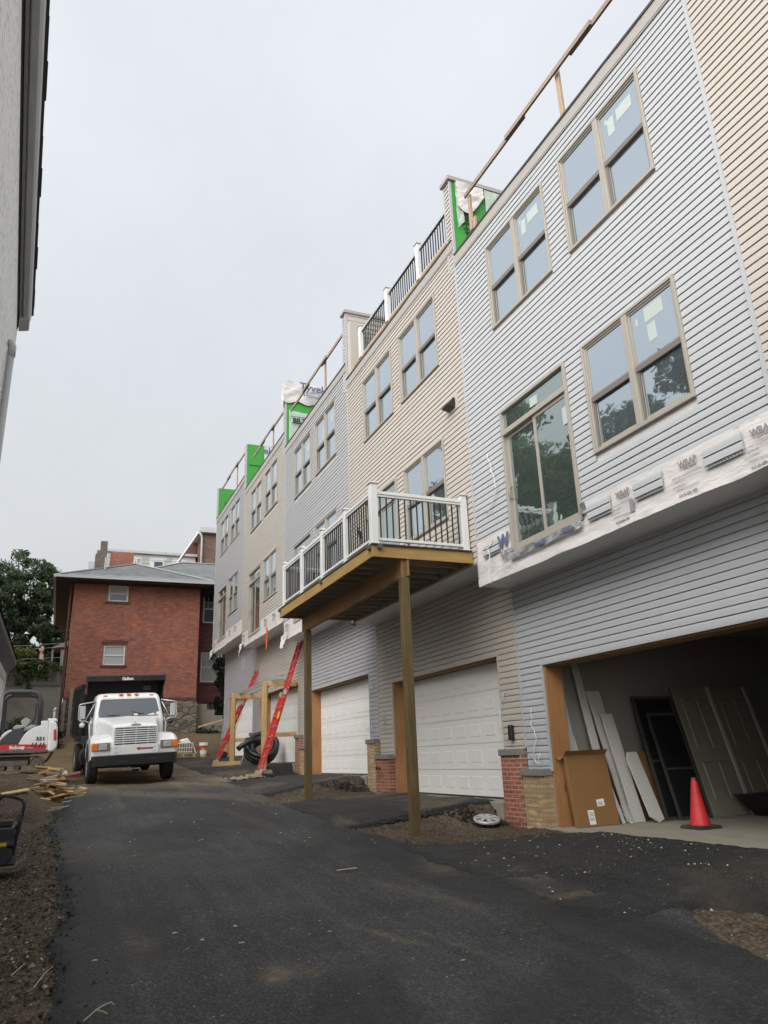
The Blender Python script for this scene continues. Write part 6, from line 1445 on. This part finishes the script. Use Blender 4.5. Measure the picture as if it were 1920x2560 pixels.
b = MB(); b.cyl((6.9,61,16.2),(6.9,61,16.65),.04,6); b.build('vent_pipe', M['gutterd'], b2)
c = thing('brick_chimney', (3.5, 58.5, 3), 'broad orange brick chimney block before the dormered house', 'chimney')
b = MB(); b.box(2.62, 4.25, 58.2, 59.3, 3, 15.55); b.build('stack', M['orangebrick'] if 'orangebrick' in M else M['oldbrick'], c)
c = thing('brick_chimney', (2.0, 58, 3), 'tall narrow grey brown brick chimney with a stepped shoulder', 'chimney')
b = MB(); b.box(1.82, 2.31, 58, 58.6, 3, 16.25); b.hexa([(1.5,57.9,3),(2.3,57.9,3),(2.3,58.7,3),(1.5,58.7,3)],[(1.5,57.9,15.2),(2.3,57.9,15.2),(2.3,58.7,15.2),(1.5,58.7,15.2)]); b.box(1.6,2.3,57.95,58.65,15.2,15.5); b.build('stack', M['chimbrick'], c)
c = MB(); c.box(1.05, 1.72, 58.2, 58.9, 3, 14.65); tag(c.build('chimney_block', M['gutterd']), 'pale rendered chimney block left of the tall narrow chimney', 'chimney')
b3 = thing('brown_brick_house', (11, 58, 3), 'tall brown brick house with a slate mansard and pale downspout beyond the row', 'house')
b = MB(); b.box(9.35, 16, 57.5, 70, 3, 17.3); b.build('wall', M['brownbrick'], b3)
b = MB(); b.box(8.9, 16.2, 57.1, 70, 17.3, 17.5); b.box(9.0, 16.1, 57.25, 70, 17.5, 17.75); b.build('roof_edge', M['gutterd'], b3)
b = MB(); b.add([(9.34,57.5,17.3),(9.34,57.5,14),(9.34,70,14),(9.34,70,17.3)],[(0,1,2,3)]); b.prism([(7.5,14.9),(8.9,17.25),(9.3,17.25),(9.3,14.9)], 'y', 60.5, 69); b.build('side_slope', M['wingbrick'], b3)
b = MB(); b.bar((7.55,59.2,15.0),(8.95,57.3,17.35),.16,.16); b.build('gutter', M['gutter'], b3)
b = MB(); b.tube([(8.95,57.2,17.3),(9.15,57.3,17.05),(9.2,57.35,16.8),(9.2,57.35,13)], .08, 8); b.build('downspout', M['gutter'], b3, smooth=True)
# ------------------------------------------------------------------ garden wall and fence at the left
FY = 38.0
b = MB(); b.box(-14, .0, FY, FY+.35, -.4, 3.62); tag(b.build('garden_wall', M['stuccog']), 'tall grey rendered retaining wall behind the excavator', 'wall')
fe = thing('board_fence', (-3, FY, 3.6), 'weathered grey board fence on top of the rendered wall', 'fence')
b = MB(); b.box(-14, .0, FY-.06, FY+.05, 3.63, 3.82); b.build('base_rail', M['fencew'], fe)
rf_ = random.Random(5)
for k in range(44):
    x = -6.5+k*.148; dy = .10*(k % 2); b = MB(); w = .125; b.box(x, x+w, FY-.02+dy, FY+.0+dy, 3.825, 4.52+rf_.uniform(-.02,.02)); b.build('board', M['fencew'], fe)
b = MB(); b.box(-6.5, .0, FY+.02, FY+.06, 4.28, 4.36); b.build('rail', M['fencew'], fe)
um = thing('parasol', (-1.0, 39.2, 3.5), 'folded pink garden parasol behind the board fence', 'parasol')
b = MB(); b.cyl((-1.0,39.2,3.5),(-1.0,39.2,5.5),.03,8); b.build('pole', M['white'], um)
b = MB(); prof = [(.001,5.6),(.05,5.56),(.11,5.36),(.06,5.3),(.1,5.15),(.12,4.9),(.14,4.75),(.06,4.72),(.13,4.55),(.15,4.3),(.001,4.3)]; b.lathe(prof,(-1.0,39.2,0),'z',10)
b.v = [(x+.02*math.sin(z*40+x*60), y+.02*math.cos(z*31), z) for x, y, z in b.v]; b.build('canopy', M['pink'], um, smooth=True)
sh = thing('porch', (.0, 44, 3.5), 'small porch with a pale roof between the fence and the brick house', 'porch')
b = MB(); b.hexa([(-.65,43.8,6.15),(.15,43.8,6.3),(.15,46,6.3),(-.65,46,6.15)],[(-.6,43.8,6.22),(.15,43.8,6.55),(.15,46,6.55),(-.6,46,6.22)]); b.build('roof', M['greensid'], sh)
b = MB(); b.box(-.18,.12,43.9,44.1,2.5,6.1); b.build('post', M['greensid'], sh)
b = MB(); b.box(-.6,-.2,45.5,45.6,2.5,6.1); b.build('wall', M['eave'], sh)
b = MB(); b.box(-.62,-.54,43.9,44,2.5,6.1); b.build('post', M['gutterd'], sh)
for k, (z0, z1) in enumerate(((5.75,6.15),(5.95,6.35),(5.35,5.6))):
    b = MB(); b.tube([(-6+1.0*j, 43.2, z0+(z1-z0)*j/6-.06*math.sin(math.pi*j/6)) for j in range(7)], .012, 4); tag(b.build('utility_wire', M['gutterd']), 'thin grey wire crossing in front of the dark trees', 'wire', 'wires before the trees')
# ------------------------------------------------------------------ vegetation
def leaves(name, m_, clumps, per, size, parent, seed=1, squash=.7):
    r = np.random.default_rng(seed); C = np.array([c[:3] for c in clumps]); S = np.array([c[3] for c in clumps])
    idx = np.repeat(np.arange(len(C)), per); n = len(idx); d = r.normal(0,1,(n,3)); d /= np.linalg.norm(d,axis=1)[:,None]
    P_ = C[idx]+d*(S[idx]*r.uniform(.25,1,n)**.6)[:,None]*np.array([1,1,squash])
    a = r.normal(0,1,(n,3)); a[:,2] -= .35; a /= np.linalg.norm(a,axis=1)[:,None]; b_ = np.cross(a, r.normal(0,1,(n,3))); b_ /= np.linalg.norm(b_,axis=1)[:,None]
    s = size*r.uniform(.6,1.35,n)[:,None]; V = np.stack([P_-a*s, P_+b_*s*.45, P_+a*s, P_-b_*s*.45],1).reshape(-1,3)
    off = np.array(root_of(parent).location) if parent is not None and root_of(parent).get('world',0) else np.zeros(3)
    me = bpy.data.meshes.new(name); me.from_pydata((V-off).tolist(), [], np.arange(n*4).reshape(-1,4).tolist()); me.materials.append(M[m_]); me.update()
    o = bpy.data.objects.new(name, me); COL.objects.link(o)
    if parent is not None: o.parent = parent
    return o
def tree(base, h, crown, nclump, per, size, m_, label, seed, cs=(.5,1.0), group=None):
    """crown: list of ellipsoids (dx,dy,dz,rx,ry,rz) relative to the base"""
    th = thing('tree', base, label, 'tree', group); r = random.Random(seed); cl = []; B = Vector(base)
    for k in range(nclump):
        e = r.choice(crown); 
        while True:
            q = Vector((r.uniform(-1,1), r.uniform(-1,1), r.uniform(-1,1)))
            if .35 < q.length < 1: break
        c = B+Vector(e[:3])+Vector((q.x*e[3], q.y*e[4], q.z*e[5])); cl.append((c.x, c.y, c.z, r.uniform(*cs)))
    t_ = MB(); top = B+Vector((0,0,h*.72)); mid = B+Vector((r.uniform(-.2,.2), r.uniform(-.2,.2), h*.35))
    t_.tube([B+Vector((0,0,-.3)), B+Vector((0,0,.4)), mid, top], [h*.028, h*.022, h*.017, h*.006], 9); trunk = t_.build('trunk', M['bark'], th, smooth=True)
    l = MB()
    for k in range(0, len(cl), max(1, len(cl)//26)):
        e = Vector(cl[k][:3]); s = B+Vector((0,0,h*r.uniform(.25,.55))); m = (s+e)/2+Vector((r.uniform(-.3,.3), r.uniform(-.3,.3), .25)); l.tube([s, m, e], [h*.009, h*.006, h*.002], 6)
    l.build('limb', M['bark'], trunk, smooth=True)
    leaves('crown', m_, cl, per, size, th, seed); return th
tree((-3.0,55,2.5), 13, [(.4,0,9.3,1.9,2.0,2.7),(-1.6,0,8.4,1.9,2,2.6),(1.4,0,8.2,1.3,1.6,2.2),(-.2,.5,6.3,2.8,2.2,2.2)], 260, 80, .125, 'leafd', 'tall dark green tree with sky showing through its crown, left of the brick house', 2, (.25,.62))
tree((-5.6,53,2.3), 11.5, [(0,0,8.6,2.2,2.2,2.8),(.8,0,6.2,2.2,2,2.2)], 170, 85, .125, 'leafd', 'dark green tree half cut off by the left edge of the picture', 3, (.28,.7))
def bush(base, ell, n, per, size, m_, label, seed, cat='bush'):
    th = thing('bush', base, label, cat); r = random.Random(seed); B = Vector(base); cl = []
    for k in range(n):
        e = r.choice(ell); c = B+Vector(e[:3])+Vector((r.uniform(-1,1)*e[3], r.uniform(-1,1)*e[4], r.uniform(-1,1)*e[5])); cl.append((c.x,c.y,c.z,r.uniform(.22,.5)))
    t_ = MB()
    for k in range(6): q = Vector(cl[k][:3]); t_.tube([B, (B+q)/2+Vector((.1,0,.2)), q], [.04,.025,.01], 5)
    t_.build('stem', M['bark'], th); leaves('foliage', m_, cl, per, size, th, seed); return th
bush((-2.4,47,2.2), [(0,0,3.6,3.2,1.2,1.9),(1.4,0,3.4,1.4,1,1.5)], 90, 170, .13, 'leafd', 'dark shrub mass below the trees behind the fence', 4)
bush((.0,50,2.4), [(-.2,0,3.8,1.1,1,1.8)], 40, 160, .13, 'leafm', 'mid green shrub showing between the brick house eave and the porch', 14)
bush((-1.9,40.2,3.4), [(-.25,0,1.45,.75,.6,.55),(.1,0,1.0,.9,.5,.3)], 54, 110, .085, 'leafy', 'yellow green shrub rising above the board fence', 5)
iv = thing('climber', (-1.0, FY, 3.6), 'green climbing vine spilling over the board fence', 'vine'); ri = random.Random(8); cl = []
for k in range(26):
    u = ri.uniform(0,1); x = -1.75+1.7*u; z = 4.48+.25*math.sin(math.pi*min(1,u*1.1))-ri.uniform(0,.1); cl.append((x, FY-.12+ri.uniform(-.1,.25), z, ri.uniform(.1,.22)))
for k in range(24): x = -1.75+ri.uniform(-.35,.5)*(1); cl.append((x, FY-.14, 4.5-abs(ri.gauss(0,.4)), ri.uniform(.07,.17)))
for k in range(16): cl.append((-1.0+ri.uniform(-.4,.4), FY-.1, 4.45-ri.uniform(0,.4), ri.uniform(.07,.15)))
leaves('foliage', 'leafm', cl, 34, .07, iv, 8)
b = MB(); b.tube([(-1.6,FY-.1,3.7),(-1.7,FY-.12,4.2),(-1.3,FY-.1,4.6),(-.6,FY-.1,4.75),(-.1,FY-.1,4.6)], .02, 5); b.build('stem', M['bark'], iv)
for k, (x, z0, h, wd, m_, lab) in enumerate(((-1.62,.5,1.6,.4,'leafm','tall green weed against the rendered wall behind the roll bar'),(-2.0,.5,1.1,.35,'ivy','dark weed at the left foot of the rendered wall'),(-.15,.6,1.0,.3,'ivy','dark weeds between the excavator and the brick house corner'))):
    bush((x,FY-.4,z0), [(0,0,h*.5,wd*.5,.15,h*.45)], 26, 60, .075, m_, lab, 20+k, 'weed')
iv = thing('climber', (8.3, 42.7, 2.0), 'dark ivy climbing the brick wing beside the end of the row', 'vine'); cl = []
for k in range(70): z = ri.uniform(1.6,5.9); cl.append((8.25+.15*math.sin(z*2)+ri.gauss(0,.16), WY-.15, z, ri.uniform(.12,.28)))
leaves('foliage', 'ivy', cl, 60, .075, iv, 9)
b = MB(); b.tube([(8.3,WY-.1,1.2),(8.2,WY-.1,3),(8.35,WY-.1,5.7)], .03, 5); b.build('stem', M['bark'], iv)
bush((7.4,41.0,1.2), [(0,0,.25,.6,.3,.2)], 16, 60, .07, 'ivy', 'low weeds on the earth bank below the stepped concrete wall', 31, 'weed')
# trees on the other side of the lane, mirrored in the window panes
tr_ = tree((-12,20.5,-.6), 17, [(0,0,12.4,4.5,5.0,4.5),(0,4,9.5,4,4,4),(0,-4,9,4,4,3.6),(0,0,5,3.5,5,2.5)], 240, 150, .23, 'leafm', 'big green tree across the lane, seen mirrored in the large window panes', 6, (.6,1.25), 'trees mirrored in the windows')
for (x, y, s) in ((-13,28.5,1.0),(-12,37.5,1.16),(-17,14.5,.9)):
    c = copy_tree(tr_); c.location = (x, y, float(P(y))); c.scale = (s,s,s); c.rotation_euler.z = s*3
for o in [o for o in SC.objects if o.name.startswith('tree') and o.get('group') == 'trees mirrored in the windows']: o['label'] = 'big green tree across the lane, seen mirrored in the large window panes'
# ------------------------------------------------------------------ rendered house and garage along the left edge
st = thing('stucco_house', (-3.5, 5, -1.7), 'white rough rendered house along the upper left edge, with a grey gutter', 'house')
A = Vector((-.50, -1.0, 0)); Bc = Vector((-1.02, 10.46, 0)); dv = (Bc-A).normalized(); nv = Vector((dv.y, -dv.x, 0))   # nv points to the lane
def Q(s, n, z): p = A+dv*s+nv*n; return (p.x, p.y, z)
Lw = (Bc-A).length
b = MB(); b.hexa([Q(0,0,-2.2),Q(Lw,0,-2.2),Q(Lw,-6,-2.2),Q(0,-6,-2.2)],[Q(0,0,6.0),Q(Lw,0,6.0),Q(Lw,-6,6.0),Q(0,-6,6.0)]); b.build('wall', M['stucco'], st)
b = MB(); b.hexa([Q(0,.002,5.86),Q(Lw-.1,.002,5.86),Q(Lw-.1,-.05,5.86),Q(0,-.05,5.86)],[Q(0,.02,5.99),Q(Lw-.1,.02,5.99),Q(Lw-.1,-.05,5.99),Q(0,-.05,5.99)]); b.build('frieze', M['eave'], st)
b = MB(); b.hexa([Q(0,.02,5.94),Q(Lw-.2,.02,5.94),Q(Lw-.2,.05,5.94),Q(0,.05,5.94)],[Q(0,.02,6.08),Q(Lw-.2,.02,6.08),Q(Lw-.2,.05,6.08),Q(0,.05,6.08)]); b.build('gutter_back', M['gutterd'], st)
b = MB(); pr = [(.05,5.96),(.07,5.93),(.13,5.94),(.155,5.98),(.165,6.07),(.15,6.07),(.14,5.99),(.12,5.955),(.075,5.955)]
n = len(pr); s0, s1 = 0, Lw-.22; vs = [Q(s0,u,v) for u,v in pr]+[Q(s1,u,v) for u,v in pr]; b.add(vs, [tuple(range(n))[::-1], tuple(range(n,2*n))]+[(i,(i+1)%n,n+(i+1)%n,n+i) for i in range(n)]); b.build('gutter', M['gutterd'], st, bevel=.004)
b = MB(); b.hexa([Q(Lw-.42,.02,5.86),Q(Lw-.1,.02,5.86),Q(Lw-.1,.15,5.9),Q(Lw-.42,.15,5.9)],[Q(Lw-.42,.02,6.09),Q(Lw-.1,.02,6.09),Q(Lw-.1,.15,6.09),Q(Lw-.42,.15,6.09)]); b.build('eave_return', M['gutterd'], st, bevel=.01)
b = MB(); b.hexa([Q(0,.14,6.07),Q(Lw-.2,.14,6.07),Q(Lw-.2,-6,6.07),Q(0,-6,6.07)],[Q(0,.19,6.1),Q(Lw-.2,.19,6.1),Q(Lw-.2,-3,6.5),Q(0,-3,6.5)]); b.build('roof', M['eave'], st)
b = MB()
for k in range(14):
    s = 4.5+k*.47; u = .185+.008*((k*7) % 3); b.hexa([Q(s,.1,6.105),Q(s+.46,.1,6.105),Q(s+.46,u,6.10),Q(s,u,6.10)],[Q(s,.1,6.125),Q(s+.46,.1,6.125),Q(s+.46,u,6.115),Q(s,u,6.115)])
b.build('roof_shingle', M['eave'], st)
b = MB(); b.tube([Q(9.85,.0,4.83),Q(9.85,.03,4.84),Q(9.85,.055,4.79),Q(9.85,.055,4.66)], .045, 10); b.tube([Q(9.85,.05,4.68),Q(9.85,.05,-1.2)], .04, 10); b.build('downspout', M['gutter'], st, smooth=True)
ga = thing('garage', (-3, 14, -1.2), 'low white garage with a dark overhanging eave at the left edge', 'garage')
b = MB(); b.box(-5, -1.06, 10.9, 16.98, -1.6, 2.02); b.build('wall', M['stucco'], ga)
b = MB(); b.box(-1.06, -1.035, 16.84, 17.0, -1.6, 1.86); b.box(-1.058,-1.04,10.9,16.84,1.7,1.86); b.build('corner_board', M['white'], ga)
b = MB(); b.hexa([(-.88,10.7,2.02),(-.88,17.03,2.02),(-1.06,17.03,1.86),(-1.06,10.7,1.86)],[(-.88,10.7,2.12),(-.88,17.03,2.12),(-1.06,17.03,2.2),(-1.06,10.7,2.2)]); b.build('eave', M['excgrey'], ga)
b = MB(); b.add([(-.86,10.7,2.13),(-.86,17.05,2.13),(-3,17.05,3.3),(-3,10.7,3.3),(-5,17.05,2.1),(-5,10.7,2.1)],[(0,1,2,3),(3,2,4,5)]); b.build('roof', M['eave'], ga)
b = MB(); b.prism([(-5,2.0),(-1.06,2.0),(-3,3.25)], 'y', 16.8, 16.98); b.build('gable', M['stucco'], ga)
b = MB(); ring(b, -1.075, -1.03, 14.6, 16.3, -.2, 1.2, .1); wf = b.build('window', M['white'], ga); MB().box(-1.06,-1.052,14.7,16.2,-.1,1.1).build('pane', M['shadepane'], wf)
